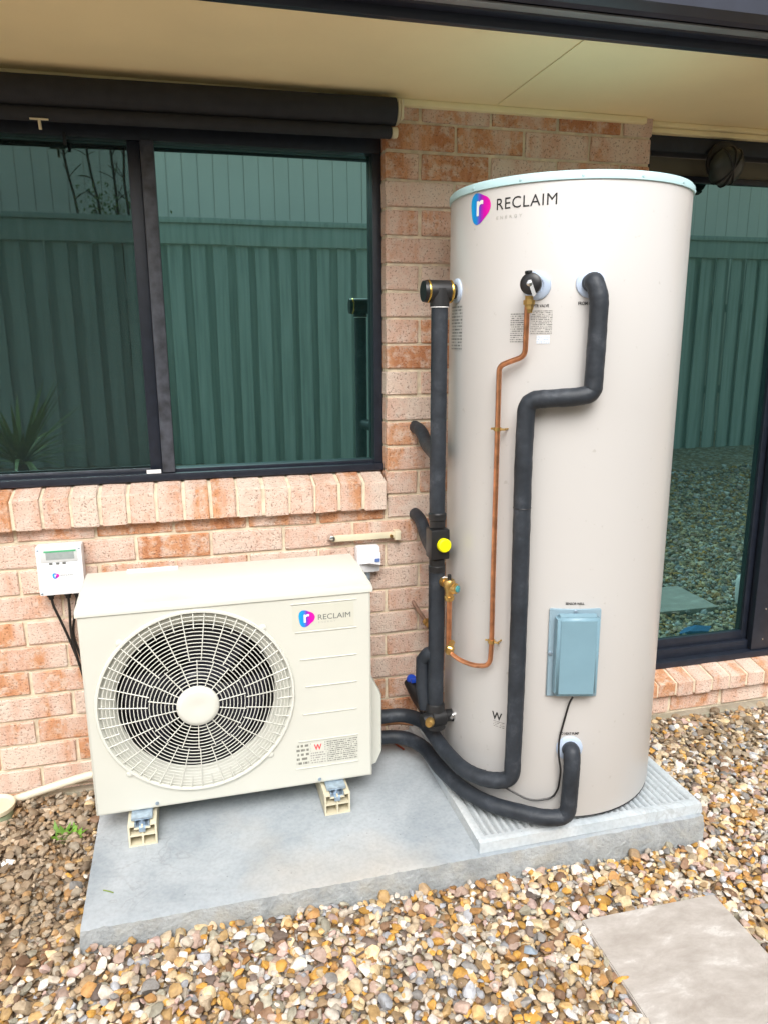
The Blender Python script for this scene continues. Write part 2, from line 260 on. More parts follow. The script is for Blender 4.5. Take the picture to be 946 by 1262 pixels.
# ------------------------------------------------------------------ mesh helpers
class MB:
    """collects shapes; build() links them as ONE mesh object"""
    def __init__(s): s.v = []; s.f = []; s.uv = None
    def add(s, v, f):
        o = len(s.v); s.v += [tuple(p) for p in v]; s.f += [tuple(i+o for i in q) for q in f]; return s
    def box(s, x0, x1, y0, y1, z0, z1, bev=0.0):
        if bev <= 0:
            v = [(x, y, z) for z in (z0, z1) for y in (y0, y1) for x in (x0, x1)]
            return s.add(v, [(0, 2, 3, 1), (4, 5, 7, 6), (0, 1, 5, 4), (2, 6, 7, 3), (0, 4, 6, 2), (1, 3, 7, 5)])
        bm = bmesh.new(); bmesh.ops.create_cube(bm, size=1.0)
        for q in bm.verts: q.co = ((x0+x1)/2+q.co.x*(x1-x0), (y0+y1)/2+q.co.y*(y1-y0), (z0+z1)/2+q.co.z*(z1-z0))
        bmesh.ops.bevel(bm, geom=bm.edges[:], offset=bev, segments=2, profile=0.6, affect='EDGES')
        return s.bm(bm)
    def bm(s, bm, mtx=None):
        bm.verts.index_update(); v = [(mtx @ q.co if mtx else q.co)[:] for q in bm.verts]; f = [[q.index for q in fc.verts] for fc in bm.faces]; bm.free(); return s.add(v, f)
    def frame(s, d):
        d = Vector(d).normalized(); a = Vector((0, 0, 1)) if abs(d.z) < 0.9 else Vector((1, 0, 0)); u = d.cross(a).normalized(); return u, d.cross(u).normalized(), d
    def lathe(s, o, d, prof, n=24):
        """prof: list of (distance along d, radius)"""
        u, w_, d = s.frame(d); o = Vector(o); v = []; f = []
        for (t, r) in prof:
            for k in range(n):
                a = 2*math.pi*k/n; v.append(o+d*t+(u*math.cos(a)+w_*math.sin(a))*r)
        m = len(prof)
        for i in range(m-1):
            for k in range(n):
                k2 = (k+1) % n; f.append((i*n+k, i*n+k2, (i+1)*n+k2, (i+1)*n+k))
        f.append(tuple(range(n-1, -1, -1))); f.append(tuple((m-1)*n+k for k in range(n)))
        return s.add(v, f)
    def cyl(s, p0, p1, r, n=20, ch=0.0):
        d = Vector(p1)-Vector(p0); l = d.length
        pr = [(0, r), (l, r)] if ch <= 0 else [(0, r-ch), (ch, r), (l-ch, r), (l, r-ch)]
        return s.lathe(p0, d, pr, n)
    def tube(s, pts, r, fil=0.0, n=14, caps=True, wob=0.0):
        P = [Vector(p) for p in pts]
        if fil > 0 and len(P) > 2:
            Q = [P[0]]
            for i in range(1, len(P)-1):
                a, b, c = P[i-1], P[i], P[i+1]; l = min(fil, (a-b).length*0.48, (c-b).length*0.48)
                p0 = b+(a-b).normalized()*l; p2 = b+(c-b).normalized()*l
                for k in range(9): t = k/8; Q.append(p0*(1-t)**2+b*2*t*(1-t)+p2*t*t)
            Q.append(P[-1]); P = [Q[0]]+[q for i, q in enumerate(Q[1:], 1) if (q-Q[i-1]).length > 1e-5]
        if wob > 0:
            Q = [P[0]]
            for a, b in zip(P, P[1:]):
                m = max(1, int((b-a).length/0.018))
                for k in range(1, m+1): Q.append(a.lerp(b, k/m))
            P = Q
        v = []; f = []; u = None; rr = random.Random(len(P)*13+int(r*1e5))
        for i, p in enumerate(P):
            d = (P[min(i+1, len(P)-1)]-P[max(i-1, 0)]).normalized()
            if u is None: u = s.frame(d)[0]
            u = (u-d*u.dot(d)).normalized(); w_ = d.cross(u); rad_ = r*(1+rr.uniform(-wob, wob))
            for k in range(n): a = 2*math.pi*k/n; v.append(p+(u*math.cos(a)+w_*math.sin(a))*rad_)
        for i in range(len(P)-1):
            for k in range(n): k2 = (k+1) % n; f.append((i*n+k, i*n+k2, (i+1)*n+k2, (i+1)*n+k))
        if caps: f.append(tuple(range(n-1, -1, -1))); f.append(tuple((len(P)-1)*n+k for k in range(n)))
        return s.add(v, f)
    def prism(s, poly, o, ux, uy, depth):
        """2-D outline in the (ux, uy) frame at o, extruded along ux x uy by depth"""
        o, ux, uy = Vector(o), Vector(ux), Vector(uy); nz = ux.cross(uy).normalized(); n = len(poly)
        v = [o+ux*a+uy*b for a, b in poly]+[o+ux*a+uy*b+nz*depth for a, b in poly]
        f = [tuple(range(n-1, -1, -1)), tuple(range(n, 2*n))]+[(i, (i+1) % n, n+(i+1) % n, n+i) for i in range(n)]
        return s.add(v, f)
    def mesh(s, name):
        me = bpy.data.meshes.new(name); me.from_pydata(s.v, [], s.f); me.update()
        bm = bmesh.new(); bm.from_mesh(me); bmesh.ops.recalc_face_normals(bm, faces=bm.faces[:]); bm.to_mesh(me); bm.free()
        if s.uv is not None:
            ul = me.uv_layers.new(name='UVMap')
            for lp in me.loops: ul.data[lp.index].uv = s.uv[lp.vertex_index]
        return me
    def build(s, name, m, parent=None, smooth=35, flat=False):
        return link(name, s.mesh(name), m, parent, smooth, flat)

def link(name, me, m, parent=None, smooth=35, flat=False):
    o = bpy.data.objects.new(name, me); COL.objects.link(o)
    if m and not me.materials: me.materials.append(MT[m] if isinstance(m, str) else m)
    if not flat:
        me.shade_smooth(); me.set_sharp_from_angle(angle=rad(smooth))
    if parent: put(o, parent)
    return o
def put(o, parent):
    o.parent = parent
    if parent.type == 'EMPTY': o.matrix_parent_inverse = Matrix.Translation(-Vector(parent.location))
def tag(o, label=None, cat=None, group=None, kind=None):
    for k, v in (('label', label), ('category', cat), ('group', group), ('kind', kind)):
        if v: o[k] = v
    return o
def thing(name, label, cat, loc, group=None):
    o = bpy.data.objects.new(name, None); COL.objects.link(o); o.location = loc; o.empty_display_size = 0.05
    return tag(o, label, cat, group)
def torus(mb, c, ux, uy, R, r, n=72, k=5):
    c, ux, uy = Vector(c), Vector(ux), Vector(uy); nz = ux.cross(uy); v = []; f = []
    for i in range(n):
        a = 2*math.pi*i/n; e = ux*math.cos(a)+uy*math.sin(a)
        for j in range(k): b = 2*math.pi*j/k; v.append(c+e*(R+r*math.cos(b))+nz*(r*math.sin(b)))
    for i in range(n):
        for j in range(k): f.append((i*k+j, ((i+1) % n)*k+j, ((i+1) % n)*k+(j+1) % k, i*k+(j+1) % k))
    return mb.add(v, f)
def text_geo(s, size, bold=0.0, space=1.0):
    cu = bpy.data.curves.new('lettering', 'FONT'); cu.body = s; cu.size = size; cu.align_x = 'LEFT'; cu.resolution_u = 3; cu.offset = bold; cu.space_character = space
    ob = bpy.data.objects.new('lettering', cu); COL.objects.link(ob)
    me = bpy.data.meshes.new_from_object(ob.evaluated_get(bpy.context.evaluated_depsgraph_get()))
    v = [(p.co.x, p.co.y) for p in me.vertices]; f = [tuple(q.vertices) for q in me.polygons]
    bpy.data.objects.remove(ob); bpy.data.curves.remove(cu); bpy.data.meshes.remove(me)
    return v, f
def fit_text(s, width, height, mapf, bold=0.0, space=1.0):
    """lettering scaled to width x height, lower left at 0,0, pushed through mapf(u, v)"""
    v, f = text_geo(s, 1.0, bold, space); a = np.array(v); lo = a.min(0); hi = a.max(0)
    mb = MB(); mb.add([mapf((x-lo[0])/(hi[0]-lo[0])*width, (y-lo[1])/(hi[1]-lo[1])*height) for x, y in v], f); return mb
def patch(mapf, u0, u1, v0, v1, nu=8, nv=2):
    mb = MB(); uv = []
    for j in range(nv+1):
        for i in range(nu+1):
            mb.v.append(tuple(mapf(u0+(u1-u0)*i/nu, v0+(v1-v0)*j/nv))); uv.append((i/nu, j/nv))
    for j in range(nv):
        for i in range(nu): a = j*(nu+1)+i; mb.f.append((a, a+1, a+nu+2, a+nu+1))
    mb.uv = uv; return mb
DROP = []
for k in range(40):        # the rounded-triangle drop of the emblem, unit box
    a = 2*math.pi*k/40; r = 0.5*(1+0.115*math.cos(3*(a-rad(8)))+0.02*math.cos(2*a)); DROP.append((0.47+r*math.cos(a)*0.97, 0.5+r*math.sin(a)))
R_GLYPH = [(0.33, 0.25), (0.45, 0.25), (0.45, 0.52), (0.49, 0.60), (0.57, 0.62), (0.66, 0.61), (0.66, 0.73), (0.57, 0.745), (0.49, 0.725), (0.44, 0.68), (0.44, 0.73), (0.33, 0.73)]
def emblem(parent, mapf, mapf2, w_, h_, name='emblem'):
    mb = MB(); uv = [(0.47, 0.5)]
    for k in range(1, 7): uv += [(0.47+(a-0.47)*k/6, 0.5+(b-0.5)*k/6) for a, b in DROP]
    mb.v = [tuple(mapf(a*w_, b*h_)) for a, b in uv]; mb.uv = uv; mb.f = [(0, 1+i, 1+(i+1) % 40) for i in range(40)]
    for k in range(5): mb.f += [(1+40*k+i, 41+40*k+i, 41+40*k+(i+1) % 40, 1+40*k+(i+1) % 40) for i in range(40)]
    e = mb.build(name, 'emblem', parent, flat=True)
    m2 = MB(); m2.v = [tuple(mapf2(a*w_, b*h_)) for a, b in R_GLYPH]; m2.f = [tuple(range(len(R_GLYPH)))]
    return e, m2

# ================================================================== GROUND
def gz(x, y):
    z = -0.222-0.022*(max(-3, min(3, x)))
    t = max(0.0, min(1.0, (-1.75-y)/3.2)); return z+0.31*t*t*(3-2*t)
def axis(lo, a, b, hi, n): return sorted(set([lo, lo*0.5, lo*0.25]+list(np.linspace(a, b, n))+[hi*0.25, hi*0.5, hi]))
gx = axis(-70, -5, 6, 70, 45); gy = axis(-70, -6, 1.0, 70, 36)
g = MB(); g.v = [(x, y, gz(x, y)) for y in gy for x in gx]
g.f = [(j*len(gx)+i, j*len(gx)+i+1, (j+1)*len(gx)+i+1, (j+1)*len(gx)+i) for j in range(len(gy)-1) for i in range(len(gx)-1)]
tag(g.build('ground', 'ground'), kind='structure')

# ================================================================== HOUSE
HOUSE = thing('brick_house', 'pink brick house wall with dark framed window, glass door and cream eave', 'house', (0.3, 0.05, -0.25))
WX0, WX1 = -1.72, -0.115      # window opening
DX0, DX1 = 0.835, 2.95        # door opening
SOF = 2.04
wall = MB()
yb, ym = 0.24, 0.0075
wall.box(-2.9, WX0-0.004, ym, yb, -0.5, SOF); wall.box(WX0-0.004, WX1+0.004, ym, yb, -0.5, 0.75); wall.box(WX1+0.004, DX0-0.004, ym, yb, -0.5, SOF)
wall.box(DX0-0.004, DX1, ym+0.004, yb, -0.5, -0.085); wall.box(DX1, 4.2, ym, yb, -0.5, SOF); wall.box(WX0-0.004, WX1+0.004, 0.05, yb, 1.96, SOF+0.06)
wall.box(DX0-0.004, DX1, 0.16, yb, 2.0, SOF+0.06)
WALL = wall.build('wall', 'mortar', HOUSE, flat=True)
MT['brick'].use_nodes = True
BR = {}
def brick_mesh(kind, i):
    key = (kind, i)
    if key in BR: return BR[key]
    L_, H_, D_ = {'s': (0.230, 0.076, 0.10), 'h': (0.110, 0.076, 0.10), 'q': (0.05, 0.076, 0.10)}[kind]
    r_ = random.Random(i*17+ord(kind))
    bm = bmesh.new(); bmesh.ops.create_cube(bm, size=1.0)
    for v in bm.verts: v.co = (v.co.x*L_, (v.co.y+0.5)*D_, v.co.z*H_)
    bmesh.ops.bevel(bm, geom=bm.edges[:], offset=0.0030, segments=1, affect='EDGES')
    for v in bm.verts: v.co += Vector((r_.uniform(-.0018, .0018), r_.uniform(-.0016, .0016), r_.uniform(-.0016, .0016)))
    me = bpy.data.meshes.new('brick'); bm.to_mesh(me); bm.free(); me.materials.append(MT['brick']); BR[key] = me; return me
def brick(kind, x, z, y=0.0):
    o = bpy.data.objects.new('brick', brick_mesh(kind, random.randrange(7))); COL.objects.link(o); o.parent = WALL
    o.location = (x+random.uniform(-.0015, .0015), y+random.uniform(-.0012, .0015), z+random.uniform(-.001, .001)); o.rotation_euler = (random.uniform(-.004, .004), random.uniform(-.004, .004), random.uniform(-.006, .006))
    if random.random() < 0.5: o.rotation_euler.z += 0  # bricks are laid frog down; all faces forward
for k in range(-3, 24):                      # course k lies between bed joints k and k+1
    z = 0.086*(k+0.5); A = (k % 2 == 1)       # A: perpends at 0, 0.24 ...; B: at 0.12 ...
    off = 0.0 if A else 0.12
    for i in range(-13, 8):
        xa = off+0.24*i; xc = xa+0.12
        x0, x1 = xa+0.005, xa+0.235
        if x0 > 0.84 or x1 < -2.2: continue
        win = z > 0.72 and z < 1.985
        if x1 > 0.84: brick('h', xa+0.005+0.055, z); continue
        if z > 0.70 and x0 < -0.12:
            if z < 0.74: brick('s', xc, z); continue
            if x1 > -0.115 and x1 > -0.01: brick('h', -0.06, z)
            elif z > 1.985 and x1 < -0.1: pass
            elif x1 < WX0: brick('s', xc, z)
            continue
        brick('s', xc, z)
for i in range(8): brick('s', 1.098-0.12+0.2487*i, -0.181, 0.003)   # course under the door sill
# concrete footing strip at the wall's foot
MB().box(-2.9, -1.12, -0.035, 0.003, -0.5, -0.176, 0.006).build('footing', 'footing', HOUSE); MB().box(0.80, 4.2, -0.05, 0.002, -0.5, -0.224, 0.006).build('footing', 'footing', HOUSE)
# rowlock sill bricks below the window and the door
def sill(name, x0, n, pitch, yf, yk, zt, zk, zb, zbk):
    root = MB(); x1 = x0+n*pitch
    e = 0.005; prof = [(yf+e, zb+e), (yk, zbk+e), (yk, zk-e), (yf+e, zt-e)]
    root.v = [(x, y, z) for x in (x0+0.004, x1-0.004) for y, z in prof]; root.f = [(0, 1, 2, 3), (7, 6, 5, 4)]+[(i, (i+1) % 4, 4+(i+1) % 4, 4+i) for i in range(4)]
    S = root.build(name, 'mortar', HOUSE, flat=True)
    for i in range(n):
        bm = bmesh.new(); w_ = pitch-0.010
        vs_ = [bm.verts.new((sx*w_/2, y, z)) for sx in (-1, 1) for y, z in [(yf, zb), (yk, zbk), (yk, zk), (yf, zt)]]
        for q in [(0, 1, 2, 3), (7, 6, 5, 4)]+[(i_, (i_+1) % 4, 4+(i_+1) % 4, 4+i_) for i_ in range(4)]: bm.faces.new([vs_[t] for t in q])
        bmesh.ops.recalc_face_normals(bm, faces=bm.faces[:]); bmesh.ops.bevel(bm, geom=bm.edges[:], offset=0.0035, segments=1, affect='EDGES')
        for v in bm.verts: v.co += Vector((random.uniform(-.002, .002), random.uniform(-.0025, .002), random.uniform(-.002, .002)))
        me = bpy.data.meshes.new('brick'); bm.to_mesh(me); bm.free(); me.materials.append(MT['brick']); 
        o = bpy.data.objects.new('brick', me); COL.objects.link(o); o.parent = S; o.location = (x0+(i+0.5)*pitch+random.uniform(-.001, .001), random.uniform(-.003, .002), random.uniform(-.002, .002))
    return S
sill('window_sill', -0.120-0.0852*19, 19, 0.0852, -0.030, 0.085, 0.832, 0.863, 0.733, 0.752)
sill('door_sill', 1.0246-0.0862*2, 22, 0.0862, -0.022, 0.10, -0.080, -0.050, -0.141, -0.12)

# --- window
WIN = MB()
wf0, wf1 = 0.055, 0.115
WIN.box(WX0, WX1, wf0, wf1, 1.892, 1.97, 0.003); WIN.box(WX0, WX1, wf0-0.012, wf1, 0.858, 0.882, 0.003); WIN.box(WX1-0.030, WX1, wf0+0.001, wf1-0.001, 0.882, 1.892, 0.002); WIN.box(WX0, WX0+0.03, wf0+0.001, wf1-0.001, 0.882, 1.892, 0.002)
WIN.box(WX0+0.03, WX1-0.03, wf0+0.012, wf1-0.003, 0.880, 0.893, 0.002)
WINDOW = WIN.build('window', 'frame', HOUSE); WINDOW['label'] = 'dark framed sliding window with green reflections'
MB().box(-0.862, -0.822, 0.048, 0.098, 0.884, 1.893, 0.004).build('meeting_stile', 'frame_worn', WINDOW)
MB().box(-0.900, -0.8625, 0.066, 0.094, 0.888, 1.891, 0.003).build('sash_stile', 'frame', WINDOW)
MB().box(-0.823, WX1-0.029, 0.0965, 0.1025, 0.886, 1.893).build('pane', 'glass', WINDOW, flat=True)
MB().box(WX0+0.028, -0.861, 0.0985, 0.1045, 0.886, 1.893).build('pane', 'glass', WINDOW, flat=True)
fs = MB().box(WX0+0.03, -0.899, 0.0800, 0.0806, 0.890, 1.890).build('fly_screen', 'screen', WINDOW, flat=True)
MB().box(WX0+0.03, -0.90, 0.0700, 0.078, 0.886, 0.8985, 0.002).build('screen_rail', 'frame_worn', WINDOW)
MB().box(-0.912, -0.867, 0.043, 0.0465, 0.884, 0.896).add([], []).build('tape_tag', 'paper', WINDOW, flat=True)
MB().box(-1.075, -1.066, 0.045, 0.054, 1.868, 1.90).build('latch_pin', 'rubberblack', WINDOW, flat=True)

# --- glass door
dy0 = 0.07
DF = MB(); DF.box(DX0+0.005, DX1, dy0-0.012, dy0+0.11, 1.955, 2.036, 0.004); DF.box(DX0+0.002, DX0+0.045, dy0, dy0+0.108, -0.05, 1.955, 0.003)
DF.box(DX0+0.005, DX1, dy0-0.004, dy0+0.11, -0.056, -0.028, 0.003); DF.box(DX0+0.005, DX1, dy0+0.03, dy0+0.108, -0.028, 0.012, 0.003)
DOOR = DF.build('door', 'frame', HOUSE); DOOR['label'] = 'dark framed glass sliding door beside the tank'
DS = MB(); DS.box(DX0+0.045, 1.562, 0.118, 0.150, 0.012, 0.052, 0.003); DS.box(DX0+0.045, 1.562, 0.118, 0.150, 1.870, 1.892, 0.003); DS.box(1.522, 1.562, 0.117, 0.151, 0.012, 1.93, 0.003)
DS.build('fixed_sash', 'frame', DOOR)
SS = MB(); SS.box(1.545, 1.635, 0.076, 0.110, -0.026, 1.93, 0.003); SS.box(1.635, DX1, 0.077, 0.109, -0.026, 0.07, 0.003); SS.box(1.635, DX1, 0.077, 0.109, 1.85, 1.93, 0.003)
SS.build('sliding_sash', 'frame', DOOR)
MB().box(DX0+0.045, 1.524, 0.131, 0.137, 0.050, 1.872).build('pane', 'doorglass', DOOR, flat=True)
MB().box(1.63, DX1, 0.090, 0.096, 0.068, 1.852).build('pane', 'doorglass', DOOR, flat=True)
MB().box(DX0+0.045, 1.545, 0.128, 0.140, 1.891, 1.953).build('transom_panel', mat('brown_transom_panel', (0.13, 0.12, 0.085), 0.5), DOOR, flat=True)
for sx, sz in ((1.60, 0.16), (1.59, 0.62), (1.60, 0.02)): MB().cyl((sx, 0.0765, sz), (sx, 0.0735, sz), 0.004, 10).build('screw', 'steel', DOOR)

# --- eave: soffit sheets, trim bead, fascia, gutter
EV = MB(); EV.box(-3.0, 0.247, -0.60, 0.28, SOF, SOF+0.02); EV.box(0.249, 4.2, -0.60, 0.28, SOF, SOF+0.0198)
EAVE = EV.build('soffit', 'soffit', HOUSE, flat=True)
MB().box(-3.0, 0.800, -0.020, 0.004, SOF-0.021, SOF-0.0005, 0.004).build('trim_bead', 'bead', EAVE)
bd = MB().box(0.815, 4.2, 0.015, 0.060, SOF-0.016, SOF-0.0006, 0.003); bd.box(0.84, 4.2, 0.030, 0.0585, SOF-0.034, SOF-0.017, 0.003); bd.build('trim_bead', 'bead', EAVE)
MB().box(0.2465, 0.2505, -0.60, -0.021, SOF-0.003, SOF-0.0008, 0.001).build('joint_strip', 'bead', EAVE)
RF = MB().box(-3.0, 4.2, -0.615, 0.3, 2.17, 2.30); RF.add([(-3, -0.75, 2.22), (4.2, -0.75, 2.22), (4.2, 3.5, 3.7), (-3, 3.5, 3.7), (-3, -0.75, 2.19), (4.2, -0.75, 2.19), (4.2, 3.5, 3.66), (-3, 3.5, 3.66)], [(0, 1, 2, 3), (4, 7, 6, 5), (0, 4, 5, 1), (1, 5, 6, 2), (2, 6, 7, 3), (3, 7, 4, 0)])
RF.build('roof', 'navy', HOUSE, flat=True)
MB().box(-3.0, 4.2, -0.622, -0.6005, 2.030, 2.169, 0.002).build('fascia', 'navy', HOUSE)
gp = [(-0.6225, 2.052), (-0.650, 2.056), (-0.656, 2.050), (-0.662, 2.057), (-0.695, 2.060), (-0.705, 2.054), (-0.712, 2.062), (-0.735, 2.075), (-0.735, 2.170), (-0.745, 2.176), (-0.745, 2.182), (-0.725, 2.182), (-0.725, 2.080), (-0.708, 2.070), (-0.640, 2.066), (-0.640, 2.168), (-0.6225, 2.168)]
gt = MB(); n = len(gp); gt.v = [(x, y, z) for x in (-3.0, 4.2) for y, z in gp]; gt.f = [tuple(range(n-1, -1, -1)), tuple(range(n, 2*n))]+[(i, (i+1) % n, n+(i+1) % n, n+i) for i in range(n)]
GUT = gt.build('gutter', 'navy', HOUSE, flat=True)
MB().box(-3.0, 4.2, -0.694, -0.663, 2.0515, 2.0562, 0.002).build('gutter_bounce_band', 'gutter_edge', GUT)  # lighter strip on the navy gutter: ground bounce painted as grey

# ================================================================== ROLLER AWNING
BL = thing('rolled_awning', 'rolled charcoal canvas awning under the eave above the window', 'awning', (-0.9, -0.07, 1.9))
sec = []
rb = MB(); P_ = []
tz = lambda x: 0.010*(x+0.65)                 # it sags a little to the left
for k in range(28):
    a = 2*math.pi*k/28; P_.append((-0.052+0.040*math.cos(a)*0.95, 1.983+0.0400*math.sin(a)))
for j, x in enumerate(np.linspace(-1.80, -0.100, 30)):
    for (y, z) in P_: rb.v.append((x, y+random.uniform(-.0008, .0008), z+tz(x)+random.uniform(-.0007, .0007)))
for j in range(29):
    for k in range(28): rb.f.append((j*28+k, j*28+(k+1) % 28, (j+1)*28+(k+1) % 28, (j+1)*28+k))
rb.f += [tuple(range(27, -1, -1)), tuple(29*28+k for k in range(28))]
rb.build('canvas_roll', 'awning', BL)
MB().cyl((-1.80, -0.052, 1.925+tz(-1.8)), (-0.112, -0.052, 1.925+tz(-.11)), 0.0190, 18, 0.003).build('bottom_bar', 'awning', BL)
sk = MB().add([(x, y, z+tz(x)) for z in (1.935, 1.955) for y in (-0.0545, -0.0515) for x in (-1.80, -0.116)], [(0, 2, 3, 1), (4, 5, 7, 6), (0, 1, 5, 4), (2, 6, 7, 3), (0, 4, 6, 2), (1, 3, 7, 5)]); sk.build('canvas_skirt', 'awning', BL, flat=True)
eb = MB().cyl((-0.098, -0.052, 1.992), (-0.088, -0.052, 1.992), 0.034, 20, 0.002); eb.box(-0.0875, -0.080, -0.088, -0.002, 1.962, 2.018, 0.002); eb.build('end_bracket', 'cream', BL)
MB().cyl((-0.111, -0.052, 1.930), (-0.092, -0.052, 1.930), 0.016, 14, 0.002).build('bar_end_cap', 'cream', BL)
hk = MB().box(-1.142, -1.094, -0.073, -0.067, 1.9000, 1.9040); hk.tube([(-1.118, -0.070, 1.901), (-1.1165, -0.071, 1.876)], 0.004, n=8); hk.build('pull_hook', 'cream', BL)
# hold-down arm for the awning, on the brickwork under the sill
AR = thing('awning_arm', 'cream metal awning arm fixed to brick under window corner', 'bracket', (-0.2, -0.01, 0.63))
MB().box(-0.318, -0.078, -0.024, -0.016, 0.626, 0.648, 0.002).build('bar', 'cream', AR)
MB().box(-0.096, -0.074, -0.030, -0.0, 0.618, 0.652, 0.003).build('wall_plate', 'cream', AR)
MB().lathe((-0.318, -0.001, 0.640), (0, -1, 0), [(0, .013), (.010, .013), (.022, .010), (.030, .010), (.032, .006)], 16).build('pivot', 'steel', AR)
MB().cyl((-0.108, -0.024, 0.634), (-0.108, -0.030, 0.634), 0.006, 12).build('pin', 'brass', AR)

# ================================================================== DOOR LAMP
LP = thing('bulkhead_lamp', 'round black caged bulkhead lamp hanging over the glass door', 'lamp', (1.16, 0.03, 1.90))
MB().lathe((1.165, 0.058, 1.925), (0, -1, 0), [(0, .066), (.014, .074), (.024, .070)], 32).build('base', 'rubberblack', LP)
ld = Vector((0, -1, -0.45)).normalized(); lu = Vector((1, 0, 0)); lw = ld.cross(lu); lo = Vector((1.165, 0.036, 1.912)); lpf = [(0, .066), (.016, .065), (.032, .056), (.043, .040), (.049, .020), (.051, .004)]
MB().lathe(lo, ld, lpf, 32).build('lens', 'lampglass', LP, 60)
for ang in (60, 90, 120):
    e_ = lu*math.cos(rad(ang))+lw*math.sin(rad(ang)); pth = [lo+ld*(t+.002)+e_*(r+.002) for t, r in lpf]+[lo+ld*(t+.002)-e_*(r+.002)*1.0 for t, r in reversed(lpf)]
    MB().tube(pth, 0.0035, n=8).build('cage_bar', 'rubberblack', LP)

# ================================================================== SLAB, PLINTH, PAVERS
def rough_slab(name, x0, x1, y0, y1, z0, z1, m, nx=150, chip=0.0018):
    mb = MB(); ny, nz = 36, 5; r_ = random.Random(3); P = {}
    def vid(i, j, k):
        if (i, j, k) in P: return P[(i, j, k)]
        x = x0+(x1-x0)*i/nx; y = y0+(y1-y0)*j/ny; z = z0+(z1-z0)*k/nz
        on = (i in (0, nx))+(j in (0, ny))
        if j == 0 and k == nz: y += abs(r_.gauss(0, chip))+0.004; z -= abs(r_.gauss(0, chip*0.5))+0.002
        elif j == 0: y += r_.uniform(-chip, chip)*0.7
        if i == 0: x += r_.uniform(0, chip*0.5)+(0.004 if k == nz else 0)
        if i == nx: x -= r_.uniform(0, chip*0.3)+(0.003 if k == nz else 0)
        if k == nz and on == 0: z += 0.0012*math.sin(x*9+y*5)
        P[(i, j, k)] = len(mb.v); mb.v.append((x, y, z)); return P[(i, j, k)]
    for i in range(nx):
        for j in range(ny): mb.f.append((vid(i, j, nz), vid(i+1, j, nz), vid(i+1, j+1, nz), vid(i, j+1, nz)))
        for k in range(nz): mb.f.append((vid(i, 0, k), vid(i+1, 0, k), vid(i+1, 0, k+1), vid(i, 0, k+1))); mb.f.append((vid(i, ny, k), vid(i, ny, k+1), vid(i+1, ny, k+1), vid(i+1, ny, k)))
    for j in range(ny):
        for k in range(nz): mb.f.append((vid(0, j, k), vid(0, j, k+1), vid(0, j+1, k+1), vid(0, j+1, k))); mb.f.append((vid(nx, j, k), vid(nx, j+1, k), vid(nx, j+1, k+1), vid(nx, j, k+1)))
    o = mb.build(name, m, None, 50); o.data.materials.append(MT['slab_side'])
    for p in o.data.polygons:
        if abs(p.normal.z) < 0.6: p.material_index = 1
    return o
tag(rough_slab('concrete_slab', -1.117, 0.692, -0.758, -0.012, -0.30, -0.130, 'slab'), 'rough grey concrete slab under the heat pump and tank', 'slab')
px0, px1, py0, py1, pz = -0.045, 0.694, -0.742, -0.030, -0.091
pl = MB(); NX = 34*8; xs = np.linspace(px0+0.012, px1-0.012, NX+1); ys = [py0+0.016, py0+0.030, py0+0.036, py1-0.03, py1-0.015]
for j, y in enumerate(ys):
    for x in xs:
        amp = 0.0 if j in (0, 1, 4) else 1.0; t = (x-xs[0])/(xs[-1]-xs[0])*34
        pl.v.append((x, y, pz-0.0045-amp*0.010*(1-abs(math.sin(math.pi*t))**0.8)*(0 if (t < 0.5 or t > 33.5) else 1)))
W_ = NX+1
for j in range(4):
    for i in range(NX): a = j*W_+i; pl.f.append((a, a+1, a+W_+1, a+W_))
rim = [(xs[0], ys[0]), (xs[-1], ys[0]), (xs[-1], ys[-1]), (xs[0], ys[-1])]; o0 = len(pl.v)
for (x, y), (sx, sy) in zip(rim, ((-1, -1), (1, -1), (1, 1), (-1, 1))):
    pl.v += [(x, y, pz-0.0045), (x+sx*0.010, y+sy*0.011, pz-0.009), (x+sx*0.012, y+sy*0.015, -0.1295)]
for k in range(4):
    a = o0+3*k; b = o0+3*((k+1) % 4)
    pl.f += [(a, b, b+1, a+1), (a+1, b+1, b+2, a+2)]
tag(pl.build('tank_plinth', 'plinth', None, 40), 'pale ribbed plinth under the tank on the concrete slab', 'plinth')
def paver(x0, x1, y0, y1, zt, rz, label, tilt=0.0):
    bm = bmesh.new(); bmesh.ops.create_cube(bm, size=1.0)
    for v in bm.verts: v.co = (v.co.x*(x1-x0), v.co.y*(y1-y0), (v.co.z-0.5)*0.045)
    bmesh.ops.bevel(bm, geom=bm.edges[:], offset=0.003, segments=2, affect='EDGES')
    me = bpy.data.meshes.new('paver'); bm.to_mesh(me); bm.free()
    o = link('paver', me, 'paver'); o.location = ((x0+x1)/2, (y0+y1)/2, zt); o.rotation_euler = (tilt, 0, rz)
    return tag(o, label, 'paver', 'square pavers on the gravel')
paver(0.143, 0.543, -1.395, -0.985, -0.190, -0.022, 'square beige stone paver lying on gravel in the foreground')
paver(1.78, 2.18, -1.20, -0.80, -0.232, 0.02, 'square paver reflected in the glass door, the farther one')
paver(1.53, 1.90, -0.44, -0.06, -0.238, 0.0, 'paver reflected at the very bottom of the glass door, below the blue cloth')

# ================================================================== HEAT PUMP
AX0, AX1, AY0, AY1, AZ0, AZ1 = -1.102, -0.274, -0.405, -0.108, -0.045, 0.596
HP = thing('heat_pump_unit', 'ivory heat pump outdoor unit with round fan grille on the slab', 'heat pump', (-0.69, -0.25, -0.045))
FC = (-0.795, 0.281); FR = 0.272
cs = MB(); NB = 96
